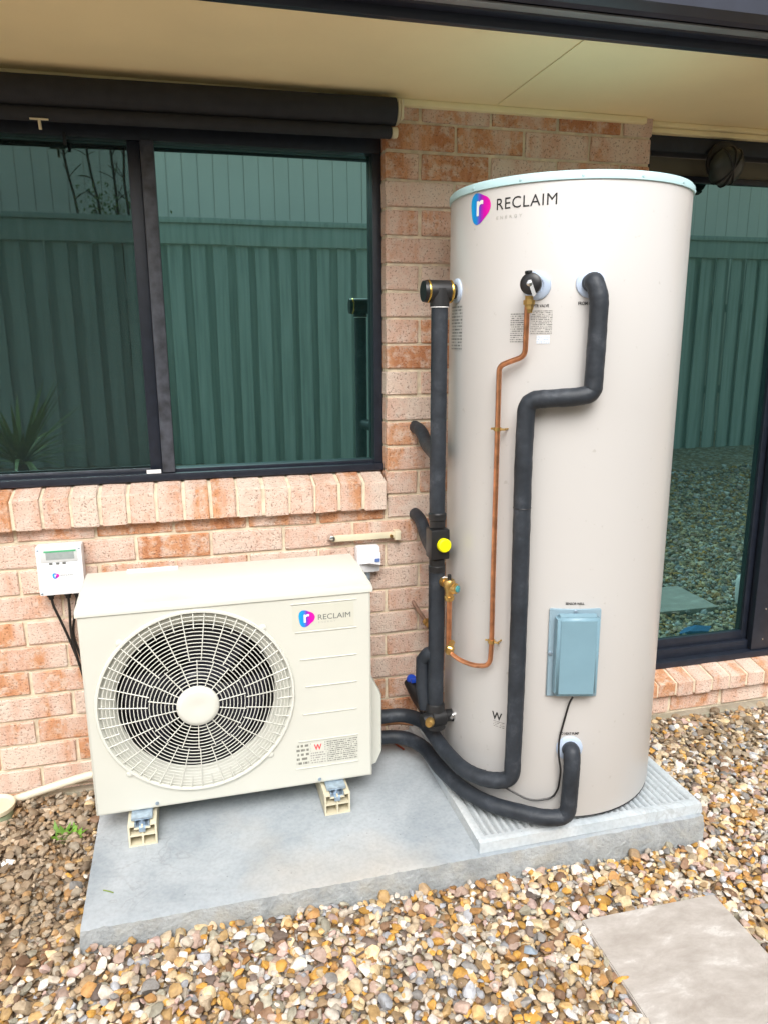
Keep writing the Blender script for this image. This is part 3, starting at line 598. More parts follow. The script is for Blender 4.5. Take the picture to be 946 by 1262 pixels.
# front sheet with the fan opening
rx0, rx1, rz0, rz1 = AX0+0.008, AX1-0.008, AZ0+0.008, AZ1-0.030
angs = sorted([2*math.pi*k/NB for k in range(NB)]+[math.atan2(z-FC[1], x-FC[0]) % (2*math.pi) for x in (rx0, rx1) for z in (rz0, rz1)])
def rect_pt(a):
    c, s_ = math.cos(a), math.sin(a); t = min(((rx1-FC[0])/c if c > 1e-9 else (rx0-FC[0])/c if c < -1e-9 else 1e9), ((rz1-FC[1])/s_ if s_ > 1e-9 else (rz0-FC[1])/s_ if s_ < -1e-9 else 1e9)); return FC[0]+c*t, FC[1]+s_*t
n = len(angs); rings = [[], [], []]
for a in angs:
    c, s_ = math.cos(a), math.sin(a)
    rings[0].append((FC[0]+c*FR*0.985, AY0+0.006, FC[1]+s_*FR*0.985)); rings[1].append((FC[0]+c*FR, AY0, FC[1]+s_*FR)); q = rect_pt(a); rings[2].append((q[0], AY0, q[1]))
cs.v = [p for r in rings for p in r]
for j in range(2):
    for k in range(n): k2 = (k+1) % n; cs.f.append((j*n+k, j*n+k2, (j+1)*n+k2, (j+1)*n+k))
# rounded returns, sides, bottom, back
o0 = len(cs.v)
loops = [[(rx0, AY0, rz0), (rx1, AY0, rz0), (rx1, AY0, rz1), (rx0, AY0, rz1)], [(AX0+.002, AY0+.003, AZ0+.002), (AX1-.002, AY0+.003, AZ0+.002), (AX1-.002, AY0+.003, rz1+.004), (AX0+.002, AY0+.003, rz1+.004)],
         [(AX0, AY0+.010, AZ0), (AX1, AY0+.010, AZ0), (AX1, AY0+.010, AZ1-.012), (AX0, AY0+.010, AZ1-.012)], [(AX0, AY1, AZ0), (AX1, AY1, AZ0), (AX1, AY1, AZ1-.012), (AX0, AY1, AZ1-.012)]]
for l in loops: cs.v += l
for j in range(3):
    for k in range(4): k2 = (k+1) % 4; cs.f.append((o0+4*j+k, o0+4*j+k2, o0+4*j+4+k2, o0+4*j+4+k))
cs.f.append((o0+12, o0+13, o0+14, o0+15))
CASE = cs.build('casing', 'ac', HP, 40)
# lid with a rolled front edge and shallow steps
lid = MB(); lp = [(AY0-0.004, AZ1-0.026), (AY0-0.004, AZ1-0.010), (AY0+0.002, AZ1-0.002), (AY0+0.012, AZ1), (AY0+0.060, AZ1+0.001), (AY0+0.066, AZ1+0.0045), (AY0+0.11, AZ1+0.0055), (AY0+0.116, AZ1+0.009), (AY1, AZ1+0.010), (AY1+0.003, AZ1+0.004), (AY1+0.003, AZ1-0.026)]
m_ = len(lp); lid.v = [(x, y, z) for x in (AX0-0.004, AX0, AX1, AX1+0.004) for y, z in [(yy, zz-(0.005 if x in (AX0-0.004, AX1+0.004) and zz > AZ1-0.02 else 0)) for yy, zz in lp]]
for i in range(3):
    for k in range(m_-1): lid.f.append((i*m_+k, (i+1)*m_+k, (i+1)*m_+k+1, i*m_+k+1))
lid.f += [tuple(range(m_)), tuple(3*m_+k for k in range(m_-1, -1, -1)), (0, m_-1, 2*m_-1, m_), (m_, 2*m_-1, 3*m_-1, 2*m_), (2*m_, 3*m_-1, 4*m_-1, 3*m_)]
lid.build('lid', 'ac', HP, 40)
MB().box(-0.985, -0.83, AY1-0.030, AY1-0.004, AZ1+0.010, AZ1+0.016, 0.002).build('lid_label', 'paper', HP)
# fan throat, cavity, fan
th = MB(); n = 64; pr = [(FR*0.985, AY0+0.005), (FR*0.96, AY0+0.010), (FR*0.91, AY0+0.018), (FR*0.865, AY0+0.028), (FR*0.838, AY0+0.042)]
th.v = [(FC[0]+r*math.cos(2*math.pi*k/n), y, FC[1]+r*math.sin(2*math.pi*k/n)) for r, y in pr for k in range(n)]
th.f = [(j*n+k, j*n+(k+1) % n, (j+1)*n+(k+1) % n, (j+1)*n+k) for j in range(len(pr)-1) for k in range(n)]
th.build('fan_throat', 'ac', HP, 60)
cv = MB(); cv.v = [(FC[0]+FR*.838*math.cos(2*math.pi*k/64), y, FC[1]+FR*.838*math.sin(2*math.pi*k/64)) for y in (AY0+.0415, AY1-.0195) for k in range(64)]; cv.f = [(k, (k+1) % 64, 64+(k+1) % 64, 64+k) for k in range(64)]
cv.build('dark_cavity_liner', 'acin', HP, 60)  # added black liner, its colour stands in for the cavity's shade
MB().cyl((FC[0], AY1-0.02, FC[1]), (FC[0], AY1-0.012, FC[1]), FR*0.99, 48).build('rear_coil', 'acin', HP)
fan = thing  # (fan: hub with three swept blades)
FAN = MB().lathe((FC[0], AY0+0.075, FC[1]), (0, 1, 0), [(0, .045), (.008, .055), (.07, .058)], 32).build('fan', 'blade', HP)
for b_ in range(3):
    bl = MB(); nr, na = 6, 8
    for i in range(nr+1):
        r = 0.052+(FR*0.80-0.052)*i/nr
        for j in range(na+1):
            a = rad(120*b_+20)+(j/na)*rad(86-6*i/nr)+i/nr*rad(24); bl.v.append((FC[0]+r*math.cos(a), AY0+0.088+0.05*(j/na), FC[1]+r*math.sin(a)))
    for i in range(nr):
        for j in range(na): a = i*(na+1)+j; bl.f.append((a, a+1, a+na+2, a+na+1))
    me_n = len(bl.v); top = [(x, y+0.003, z) for x, y, z in bl.v]; bl.v += top; bl.f += [tuple(reversed([i+me_n for i in q])) for q in list(bl.f)]
    bl.build('blade', 'blade', FAN, 60)
# guard: every ring and spoke its own piece
def gy_(r): return AY0-0.006-0.022*max(0.0, 1-(r/FR)**2)     # shallow dome
GR = MB(); torus(GR, (FC[0], AY0-0.003, FC[1]), (1, 0, 0), (0, 0, 1), FR+0.006, 0.0055, 96, 6)
for lx, lz in ((-0.998, 0.486), (-0.594, 0.494), (-1.001, 0.078), (-0.591, 0.078)):
    d = Vector((lx-FC[0], 0, lz-FC[1])).normalized(); c_ = Vector((FC[0], AY0-0.002, FC[1]))+d*(FR+0.014); GR.lathe((c_.x, AY0+0.001, c_.z), (0, -1, 0), [(0, .010), (.004, .010), (.006, .007)], 14)
GRILLE = GR.build('fan_grille', 'grille', HP, 40)
r0, nring = 0.0665, 19
for i in range(nring):
    r = r0+(FR-0.004-r0)*(i+0.35)/(nring-0.2); me = torus(MB(), (FC[0], gy_(r)+0.0015, FC[1]), (1, 0, 0), (0, 0, 1), r, 0.00135, 80, 5); me.build('ring', 'grille', GRILLE, 60)
def spoke(a, ra, rb_):
    c, s_ = math.cos(a), math.sin(a); k = 7; pts = [(FC[0]+c*r, gy_(r)-0.0010, FC[1]+s_*r) for r in np.linspace(ra, rb_, k)]; MB().tube(pts, 0.0017, n=6).build('spoke', 'grille', GRILLE, 60)
for i in range(18): spoke(rad(20*i+8), 0.058, FR*0.51)
for i in range(27): spoke(2*math.pi*i/27+rad(3), FR*0.51, FR+0.001)
for i in range(27): spoke(2*math.pi*(i+0.5)/27+rad(3), FR*0.84, FR+0.001)
MB().lathe((FC[0], gy_(0.06)+0.004, FC[1]), (0, -1, 0), [(0, .0605), (.008, .0605), (.013, .057), (.0155, .045), (.0135, .02), (.012, .004)], 40).build('hub_cap', 'grille', HP, 60)
# pressed ridges on the front right
for x0, x1, z in ((-.516, -.318, .5505), (-.507, -.319, .462), (-.494, -.320, .3745), (-.479, -.321, .2855), (-.491, -.322, .195), (-.506, -.318, .1065), (-.518, -.319, .015)):
    rd = MB().add([(x0, AY0-.0002, z-.0026), (x1, AY0-.0002, z-.0026), (x1, AY0-.0002, z+.0018), (x0, AY0-.0002, z+.0018), (x0+.003, AY0-.0034, z+.0004), (x1-.003, AY0-.0034, z+.0004), (x1-.003, AY0-.0030, z+.0014), (x0+.003, AY0-.0030, z+.0014)], [(0, 1, 5, 4), (1, 2, 6, 5), (2, 3, 7, 6), (3, 0, 4, 7), (4, 5, 6, 7)])
    rd.build('ridge', 'ac', CASE, 20)
for sx, sz in ((-.93, -.029), (-.444, -.030)): MB().lathe((sx, AY0+.0005, sz), (0, -1, 0), [(0, .0055), (.003, .0055), (.004, .003)], 10).build('screw', 'galv', HP)
FA = lambda u0, v0, d: (lambda u, v: (u0+u, AY0-d, v0+v))
MB().box(-.512, -.328, AY0-.0009, AY0-.0001, .468, .5445).build('logo_panel', mat('logo_sticker', (0.59, 0.585, 0.50), 0.35, var=0.02), HP, flat=True)
e, rg = emblem(HP, FA(-.494, .479, .0014), FA(-.494, .479, .0019), .048, .052); rg.build('emblem_letter', 'paper', e, flat=True)
fit_text('RECLAIM', .098, .0165, FA(-.436, .4965, .0014), 0.0).build('lettering', 'greyink', HP, flat=True)
fit_text('ENERGY', .052, .0055, FA(-.435, .486, .0014), 0.0, 1.5).build('lettering', 'paleink', HP, flat=True)
for x0, x1, m_2, cl in ((-.511, -.477, 'wtext', 0), (-.470, -.425, 'wtext', 0), (-.418, -.324, 'sticker', 0)):
    pass
patch(FA(0, 0, .0010), -.513, -.475, .026, .099).build('energy_sticker', print_mat('energy_sticker_print', 5, (0.2, 0.2, 0.17), (0.61, 0.61, 0.54), 5), HP, flat=True)
patch(FA(0, 0, .0010), -.470, -.423, .026, .099).build('approval_sticker', print_mat('approval_sticker_print', 9, (0.33, 0.32, 0.29), (0.61, 0.61, 0.54), 12), HP, flat=True)
patch(FA(0, 0, .0010), -.419, -.322, .026, .099).build('rating_sticker', 'sticker', HP, flat=True)
MB().box(-.468, -.426, AY0-.0013, AY0-.0011, .068, .0975).build('sticker_head', mat('sticker_head_paper', (0.61, 0.61, 0.54), 0.4, var=0.02), HP, flat=True)
fit_text('W', .024, .020, FA(-.459, .072, .0018), 0.03).build('lettering', 'redink', HP, flat=True)
# valve cover and pipe stubs on the right side
vc = MB(); vp = [(-0.250, -0.055), (-0.250, 0.262), (-0.236, 0.268), (-0.205, 0.205), (-0.200, 0.19), (-0.200, -0.005), (-0.218, -0.045)]
q = len(vp); x_off = AX1-(-0.250)
yy0, yy1 = -0.335, -0.17
vc.v = [(x+x_off-(0.004 if y in (yy0, yy1) else 0)*(1 if x > -0.249 else 0), y, z) for y in (yy0, yy0+.008, yy1-.008, yy1) for x, z in vp]
for i in range(3):
    for k in range(q): k2 = (k+1) % q; vc.f.append((i*q+k, i*q+k2, (i+1)*q+k2, (i+1)*q+k))
vc.f += [tuple(range(q)), tuple(3*q+k for k in range(q-1, -1, -1))]
vc.build('valve_cover', 'ac', HP, 30)
for zz in (0.427, 0.256): MB().lathe((AX1-.002, -0.135, zz), (1, 0, 0), [(0, .012), (.010, .012), (.012, .007), (.035, .007), (.037, .011), (.048, .011)], 14).build('side_bolt', 'galv', HP)
MB().add([(AX1, -.20, .515), (AX1, -.14, .515), (AX1, -.14, .455), (AX1, -.20, .455), (AX1+.028, -.16, .465), (AX1+.028, -.14, .465), (AX1+.028, -.14, .455), (AX1+.028, -.16, .455)], [(0, 1, 5, 4), (1, 2, 6, 5), (2, 3, 7, 6), (3, 0, 4, 7), (4, 5, 6, 7), (0, 3, 2, 1)]).build('side_handle', 'ac', HP, 20)
for fx in (-0.974, -0.398):
    MB().box(fx-.03, fx+.03, -0.44, -0.10, -0.0535, -0.0462, 0.002).build('foot_rail', 'galv', HP)
# mounting blocks
def block(cx, label):
    b = thing('mounting_block', label, 'block', (cx, -0.28, -0.13), 'plastic blocks under the heat pump')
    x0, x1, yf, yk = cx-.040, cx+.040, -0.453, -0.085; z0, z1 = -.1297, -.0605
    m = MB(); t = .005; zm = (z0+z1)/2+.001
    m.box(x0, x1, yf, yk, z0, z0+t); m.box(x0, x1, yf+.0005, yk, zm-t/2, zm+t/2); m.box(x0, x0+t, yf+.0002, yk-.0002, z0+.001, z1); m.box(x1-t, x1, yf+.0002, yk-.0002, z0+.001, z1); m.box(cx-t/2, cx+t/2, yf+.0008, yk-.0008, z0+.001, z1-.003)
    m.box(x0+.0005, cx-.022, yf+.0003, yk, z1-t, z1-.0002); m.box(cx+.022, x1-.0005, yf+.0003, yk, z1-t, z1-.0002); m.box(x0+.001, x1-.001, yf+.09, yf+.094, z0+.001, z1-.001); m.box(cx-.023, cx+.023, yf+.001, yk, z1-.014, z1-.010)
    m.build('shell', 'blk', b, flat=True)
    c = MB().box(cx-.021, cx+.021, yf+.004, yf+.20, z1-.0095, z1-.0055); c.box(cx-.021, cx-.017, yf+.004, yf+.20, z1-.0055, z1+.0035); c.box(cx+.017, cx+.021, yf+.004, yf+.20, z1-.0055, z1+.0035); c.box(cx-.009, cx+.009, yf-.002, yf+.02, z1-.022, z1-.0096)
    ch = c.build('channel', 'galv', b, flat=True)
    MB().lathe((cx, yf+.018, z1-.0055), (0, 0, 1), [(0, .010), (.006, .010), (.0061, .005), (.012, .005)], 6).build('nut', 'galv', ch, flat=True)
block(-0.974, 'beige plastic mounting block under the left end of heat pump')
block(-0.398, 'beige plastic mounting block under the right end of heat pump')

# ================================================================== TANK
TX, TY, TR = 0.3255, -0.386, 0.337; TZ0, TZ1 = -0.086, 1.688
def cyl_pt(az, z, r=TR): a = rad(az); return Vector((TX+r*math.sin(a), TY-r*math.cos(a), z))
def cyl_n(az): a = rad(az); return Vector((math.sin(a), -math.cos(a), 0))
def cmap(az0, z0, d):      # u metres along the skin, v metres up
    return lambda u, v: tuple(cyl_pt(az0+math.degrees(u/TR), z0+v, TR+d))
TK = thing('hot_water_tank', 'tall cream cylindrical hot water tank with pale blue rim', 'water tank', (TX, TY, TZ0))
MB().lathe((TX, TY, TZ0), (0, 0, 1), [(0, TR-.010), (.004, TR-.002), (.012, TR), (.6, TR), (1.2, TR), (TZ1-TZ0-.002, TR), (TZ1-TZ0+.006, TR-.004)], 128).build('shell', 'tank', TK, 30)
MB().lathe((TX, TY, TZ0-.0035), (0, 0, 1), [(0, TR-.006), (.003, TR-.002), (.0045, TR-.004)], 96).build('base_ring', 'rubberblack', TK)
CAPO = MB().lathe((TX, TY, TZ1), (0, 0, 1), [(0, TR+.0025), (.001, TR+.004), (.016, TR+.004), (.022, TR-.001), (.026, TR-.03), (.03, 0.002)], 128).build('top_cap', 'cap', TK, 40)
for k in range(14):
    az = -100+k*26; nrm = cyl_n(az); MB().lathe(cyl_pt(az, TZ1+.009, TR+.0035), nrm, [(0, .004), (.0015, .004), (.0025, .002)], 8).build('rivet', 'cap', CAPO)
def collar(az, z, r=0.036):
    nrm = cyl_n(az); MB().lathe(cyl_pt(az, z, TR-.006), nrm, [(0, r+.001), (.009, r), (.012, r-.004), (.0125, r*0.55), (.010, r*0.5)], 32).build('pipe_collar', 'collar', TK)
collar(-39.3, 1.439); collar(-16.6, 1.442); collar(-14.8, 0.145, 0.038); collar(-89, 1.440, 0.034)
# sensor cover
pa = -15.4; pn = cyl_n(pa); pt_ = Vector((math.cos(rad(pa)), math.sin(rad(pa)), 0)); up_ = Vector((0, 0, 1))
def lbox(c, hu, hv, d0, d1, bev, name, m, parent, taper=0.0):
    bm = bmesh.new(); bmesh.ops.create_cube(bm, size=1.0)
    for v in bm.verts:
        s_ = 1-taper if v.co.z > 0 else 1
        v.co = (v.co.x*2*hu*(1-(taper if v.co.z > 0 else 0)), v.co.y*2*hv*(1-(taper*0.6 if v.co.z > 0 else 0)), d0+(v.co.z+0.5)*(d1-d0))
    if bev: bmesh.ops.bevel(bm, geom=bm.edges[:], offset=bev, segments=3, affect='EDGES')
    mt = Matrix((pt_, up_, pn)).transposed().to_4x4(); mt.translation = c
    mb = MB().bm(bm, mt); return mb.build(name, m, parent, 50)
pc = cyl_pt(pa, 0.4415, TR)
PLT = lbox(pc, .0715, .1315, -.008, .003, .002, 'sensor_plate', 'plate', TK)
lbox(pc+pt_*0.003+up_*0.001, .0615, .122, .003, .040, .0085, 'sensor_cover', 'cover', TK, 0.07)
for du, dv in ((0, .124), (-.066, .0), (.066, .0)):
    c = pc+pt_*du+up_*dv; MB().lathe(c+pn*.0025, pn, [(0, .0055), (.004, .0055), (.005, .003)], 10).build('screw', 'galv', PLT)
# lettering and labels on the shell
e, rg = emblem(TK, cmap(-76.3, 1.606, .0006), cmap(-76.3, 1.606, .0012), .076, .078); rg.build('emblem_letter', 'paper', e, flat=True)
fit_text('RECLAIM', .163, .028, cmap(-59.8, 1.632, .0007), 0.0, 1.08).build('lettering', 'ink', TK, flat=True)
fit_text('ENERGY', .075, .0075, cmap(-59.8, 1.609, .0007), 0.0, 1.8).build('lettering', 'paleink', TK, flat=True)
fit_text('PTR VALVE', .040, .0075, cmap(-40.5, 1.385, .0007), 0.02).build('lettering', 'ink', TK, flat=True)
fit_text('FROM HEAT PUMP', .075, .0085, cmap(-21.4, 1.389, .0007), 0.03).build('lettering', 'ink', TK, flat=True)
fit_text('SENSOR WELL', .052, .0075, cmap(-20.2, .584, .0007), 0.03).build('lettering', 'ink', TK, flat=True)
fit_text('TO HEAT PUMP', .056, .0085, cmap(-20.0, .187, .0007), 0.03).build('lettering', 'ink', TK, flat=True)
patch(cmap(-51.0, 1.296, .0006), 0, .052, 0, .076).build('rating_label', 'label1', TK, flat=True)
patch(cmap(-41.5, 1.318, .0006), 0, .056, 0, .060).build('rating_label', 'label1', TK, flat=True)
patch(cmap(-38.6, 1.2935, .0008), 0, .034, 0, .021).build('barcode_label', 'label2', TK, flat=True)
patch(cmap(-97.0, 1.275, .0006), 0, .085, 0, .125).build('warning_label', 'label1', TK, flat=True)
fit_text('W', .034, .025, cmap(-54.6, .199, .0007), 0.02).build('lettering', 'ink', TK, flat=True)
patch(cmap(-53.6, .176, .0006), 0, .036, 0, .021).build('approval_text', 'wtext', TK, flat=True)

# ================================================================== PIPEWORK
PR = 0.0238
# riser on the tank's left
rx, ry = -0.0663, -0.3997
RS = thing('riser_pipe', 'black foam covered riser pipe with yellow capped valve, left of tank', 'pipe', (rx, ry, 0.0))
nL = cyl_n(-89); pL = lambda r, z=1.438: cyl_pt(-89, z, r)
MB().tube([(rx, ry, 1.405), (rx, ry, 1.1), (rx-.001, ry, 0.8)], 0.0238, n=18, wob=0.018).build('foam_sleeve', 'foam', RS)
MB().tube([(rx, ry, 0.622), (rx+.0005, ry, 0.4), (rx, ry, 0.15)], 0.0250, n=18, wob=0.018).build('foam_sleeve', 'foam', RS)
el = MB().lathe(pL(TR+.004), nL, [(0, .020), (.016, .022), (.0165, .030), (.030, .031), (.088, .031), (.098, .029)], 24); el.lathe((rx, ry, 1.445), (0, 0, -1), [(0, .026), (.03, .027), (.048, .0275), (.05, .025)], 24)
EL = el.build('tee_fitting', 'rubberblack', RS, 40)
for t in (TR+.0175, TR+.0850): MB().lathe(pL(t), nL, [(0, .0305), (.002, .0318), (.005, .0318), (.007, .0305)], 24).build('gold_band', 'gold', EL)
MB().cyl((rx, ry, 1.3965), (rx, ry, 1.3935), 0.026, 20).build('white_collar', 'paper', EL)
MB().lathe((rx, ry, 0.800), (0, 0, -1), [(0, .0235), (.004, .027), (.022, .027), (.024, .0245), (.045, .0245)], 24).build('valve_collar', 'rubberblack', RS, 40); MB().lathe((rx, ry, 0.655), (0, 0, -1), [(0, .024), (.020, .024), (.022, .026), (.040, .026), (.042, .0235)], 24).build('valve_collar', 'rubberblack', RS, 40)
MB().box(rx-.029, rx+.029, ry-.034, ry+.022, .660, .752, .005).build('valve_body', 'rubberblack', RS)
MB().lathe((rx+.008, ry-.034, .706), (0.12, -1, 0), [(0, .021), (.012, .021), (.016, .018), (.017, .004)], 24).build('yellow_cap', 'yellow', RS)
# tee cluster at the riser's foot
tc_ = MB().lathe((rx, ry, .178), (0, 0, -1), [(0, .027), (.006, .030), (.05, .031), (.055, .033), (.085, .033)], 24); tc_.lathe((rx-.05, ry-.02, .13), (1, .15, 0), [(0, .020), (.03, .022), (.032, .028), (.075, .028), (.08, .02), (.115, .018)], 20)
tc_.build('foot_tee', 'rubberblack', RS, 40)
MB().lathe((rx-.028, ry-.030, .130), (-0.5, -1, 0.05), [(0, .016), (.012, .016), (.018, .012), (.022, .010)], 16).build('brass_plug', 'brass', RS)
MB().tube([(rx-.030, ry+.035, .318), (rx-.031, ry+.035, .22), (rx-.024, ry+.02, .15)], 0.023, 0.03, 14).build('bypass_sleeve', 'foam', RS)
MB().tube([(rx-.030, ry+.035, .312), (rx-.020, ry+.015, .340), (rx-.008, ry+.004, .345)], 0.0225, 0.02, 14).build('bypass_sleeve', 'foam', RS)
MB().lathe((rx+.040, ry-.012, .130), (1, .1, 0), [(0, .014), (.012, .014), (.0125, .019), (.022, .019)], 16).build('steel_nut', 'steel', RS)
# valve with the blue handle by the wall
BV = thing('ball_valve', 'black pipe valve with blue handle near the wall behind riser', 'valve', (-0.05, -0.12, 0.1))
MB().tube([(-.056, -.085, .105), (-.046, -.14, .070), (-.040, -.20, .06), (-.05, -.30, .085)], 0.0235, 0.05, 14).build('valve_body', 'rubberblack', BV)
MB().lathe((-.055, -.094, .110), (.1, -.5, 1), [(0, .018), (.014, .018), (.02, .013)], 14).build('blue_cap', 'bluep', BV)
MB().box(-.066, -.034, -.135, -.121, .118, .134, .004).build('blue_handle', 'bluep', BV)
# supply stubs out of the brickwork
def stub(z, label, dz):
    o = MB().tube([(-.014, .02, z+.012), (-.012, -.062, z+.006), (-.014, -.13, z-dz), (-.030, -.25, z-dz*1.2), (-.060, -.375, z-dz)], 0.0215, 0.06, 14, wob=0.015).build('wall_pipe', 'foam'); tag(o, label, 'pipe', 'foam covered pipes out of the brick wall')
stub(1.0, 'black foam pipe stub from the bricks, the upper of two behind the riser', .035)
stub(.692, 'dark foam pipe stub from the bricks, the lower one beside yellow capped valve', .045)
# flow pipe: from the collar at upper right, round the tank's front, down and away behind the heat pump
def onc(az, z, r): return tuple(cyl_pt(az, z, r))
r1 = TR+.036
FP = thing('flow_pipe', 'long black foam pipe stepping left down the tank front from upper collar', 'pipe', onc(-40.5, -0.03, r1))
pts = [onc(-16.6, 1.442, TR+.006), onc(-16.2, 1.446, TR+.030), onc(-14.2, 1.405, r1+.002), onc(-14.2, 1.30, r1), onc(-14.6, 1.168, r1), onc(-21, 1.160, r1+.002), onc(-30, 1.156, r1+.002), onc(-40.3, 1.150, r1), onc(-40.8, 1.0, r1), onc(-40.3, .6, r1), onc(-40.3, .3, r1), onc(-40.5, .045, r1+.006), (.025, -.640, .030), (-.030, -.572, .030), (-.052, -.44, .032), (-.060, -.27, .042), (-.112, -.200, .040), (-.262, -.195, .040)]
FOAM = MB().tube(pts, PR, .055, 18, wob=.022).build('foam_sleeve', 'foam', FP)
for i_, zz in enumerate((.862,)): torus(MB(), cyl_pt(-40.6, zz, r1), (1, 0, 0), (0, 1, 0), PR+.0002, .0012, 24, 5).build('sleeve_joint', 'rubberblack', FP)
# return pipe: from the bottom collar
RP = thing('return_pipe', 'short black foam pipe curling from bottom collar along the plinth', 'pipe', (.16, -.74, -.086))
r2 = TR+.040
pts = [onc(-14.8, .145, TR+.006), onc(-14.6, .150, TR+.026), onc(-14.8, .105, r2), onc(-15.2, .02, r2), onc(-15.6, -.052, r2+.002), (.160, -.735, -.056), (.030, -.632, -.056), (-.022, -.535, -.056), (-.052, -.40, -.054), (-.060, -.27, -.052), (-.115, -.185, -.05), (-.262, -.18, -.045)]
MB().tube(pts, PR, .05, 18, wob=.024).build('foam_sleeve', 'foam', RP)
MB().tube([(-.262, -.165, -.004), (-.12, -.168, -.006), (-.075, -.19, -.008)], .007, .03, 8).build('bare_pipe', 'copper', RP)
# sensor cable
SN = MB().tube([cyl_pt(-15.8, .320, TR+.030), cyl_pt(-16.4, .296, TR+.012), cyl_pt(-18.5, .23, TR+.008), cyl_pt(-20.4, .175, TR+.010), cyl_pt(-20.4, .13, TR+.022), cyl_pt(-19.2, .09, TR+.030), cyl_pt(-19.6, .02, TR+.014), cyl_pt(-22, -.012, TR+.012), cyl_pt(-32, -.022, TR+.028), cyl_pt(-46, .008, TR+.030), cyl_pt(-56, .030, TR+.018)], .0029, .03, 8)
tag(SN.build('sensor_cable', 'cablem'), 'thin black cable from the blue sensor cover down to bottom pipe', 'cable')
# relief drain: copper from the relief valve
CP = thing('copper_drain', 'thin copper drain pipe hooked from relief valve down the tank', 'pipe', onc(-53.7, .39, TR+.03))
r3 = TR+.024
pts = [onc(-40.9, 1.384, TR+.050), onc(-41.6, 1.30, TR+.036), onc(-42.0, 1.262, r3+.006), onc(-49, 1.247, r3+.004), onc(-53.7, 1.236, r3), onc(-53.7, 1.06, r3), onc(-53.8, .68, r3), onc(-53.6, .45, r3), onc(-54.0, .378, r3+.002), onc(-62, .364, r3+.008), onc(-70, .366, r3+.016), onc(-76, .376, r3+.022), onc(-77, .395, r3+.024)]
CT = MB().tube(pts, .0072, .035, 14).build('copper_tube', 'copper', CP)
cx2, cy2, _ = onc(-77.3, 0, r3+.024)
MB().tube([(cx2, cy2, .395), (cx2, cy2, .545)], .0085, n=14).build('copper_tube', 'copper', CP)
MB().lathe((cx2, cy2, .372), (.15, -.25, 1), [(0, .010), (.008, .014), (.026, .014), (.030, .010), (.045, .010)], 6).build('elbow_nut', 'brass', CP, flat=True)
for zz in (1.068, .454):
    c = cyl_pt(-53.7, zz, r3); tg = Vector((math.cos(rad(-53.7)), math.sin(rad(-53.7)), 0))
    cl = MB().lathe(c-Vector((0, 0, .005)), (0, 0, 1), [(0, .0105), (.010, .0105)], 14); cl.cyl(c-tg*.020, c+tg*.024, .0032, 8); cl.cyl(c+tg*.018-cyl_n(-53.7)*.024, c+tg*.018, .0025, 8); cl.build('pipe_clip', 'brass', CP)
# relief valve at the top
RV = thing('relief_valve', 'black knobbed relief valve with brass outlet on tank front', 'valve', onc(-39.5, 1.40, TR+.04))
nv = cyl_n(-39.6)
MB().lathe(cyl_pt(-39.4, 1.440, TR+.004), nv, [(0, .015), (.030, .016), (.032, .022), (.046, .026), (.060, .027), (.064, .022), (.066, .012)], 28).build('knob', 'rubberblack', RV)
k0 = cyl_pt(-39.6, 1.440, TR+.066); tv = Vector((math.cos(rad(-39.6)), math.sin(rad(-39.6)), 0))
lv = MB().prism([(-.005, .008), (.004, .010), (.018, -.026), (.010, -.032)], k0-nv*.001, tv, up_, .005); lv.lathe(k0-nv*.002, nv, [(0, .007), (.008, .007), (.009, .004)], 14); lv.build('lever', 'steel', RV, 20)
MB().box(k0.x-.006, k0.x+.006, k0.y, k0.y+.02, 1.464, 1.472, .002).build('knob_tab', 'rubberblack', RV)
oc = cyl_pt(-40.4, 1.412, TR+.046)
MB().lathe(oc, (0, 0, -1), [(0, .011), (.010, .011), (.0105, .0155), (.022, .0155), (.0225, .012), (.034, .012), (.0345, .010), (.042, .009)], 8).build('outlet_nut', 'brass', RV, flat=True)
# cold expansion valve beside the riser
EVV = thing('expansion_valve', 'brass expansion valve joined to the riser beside the tank', 'valve', (cx2, cy2, .55))
bv = MB().lathe((rx+.010, ry-.012, .588), (cx2-rx, cy2-ry, 0.0), [(0, .011), (.012, .011), (.0125, .015), (.026, .015), (.0265, .011), (.07, .013)], 16)
bv.lathe((cx2, cy2, .542), (0, 0, 1), [(0, .012), (.006, .0155), (.014, .0155), (.016, .012), (.03, .013), (.04, .017), (.056, .019), (.066, .014)], 16); bv.lathe((cx2, cy2, .582), (.62, -.7, 0.05), [(0, .013), (.014, .016), (.024, .016), (.026, .012)], 16)
bv.build('valve_body', 'brass', EVV, 40)
MB().lathe((rx+.012, ry-.014, .588), (cx2-rx, cy2-ry, 0), [(.013, .0158), (.019, .0158)], 16).build('white_washer', 'paper', EVV)
MB().cyl((cx2, cy2, .606), (cx2-.001, cy2, .624), .006, 10, .001).build('black_stem', 'rubberblack', EVV)
MB().lathe((cx2+.0161, cy2-.0182, .583), (.62, -.7, .05), [(0, .0105), (.006, .0105), (.008, .007)], 12).build('teal_cap', mat('teal_cap_plastic', (0.05, 0.25, 0.28), 0.4), EVV)
CSB = thing('copper_stub', 'small copper stub with nut coming out of the brick wall', 'pipe', (0.0, -.02, .3))
MB().tube([(-.020, .004, .375), (-.010, -.030, .352), (.004, -.085, .325)], .0068, .02, 10).build('tube', mat('dull_copper', (0.32, 0.2, 0.15), 0.45, 0.6, var=0.3, scale=40), CSB)
MB().lathe((.002, -.078, .328), (.22, -.85, -.42), [(0, .010), (.002, .014), (.016, .014), (.018, .010), (.034, .011)], 6).build('nut', 'brass', CSB, flat=True)

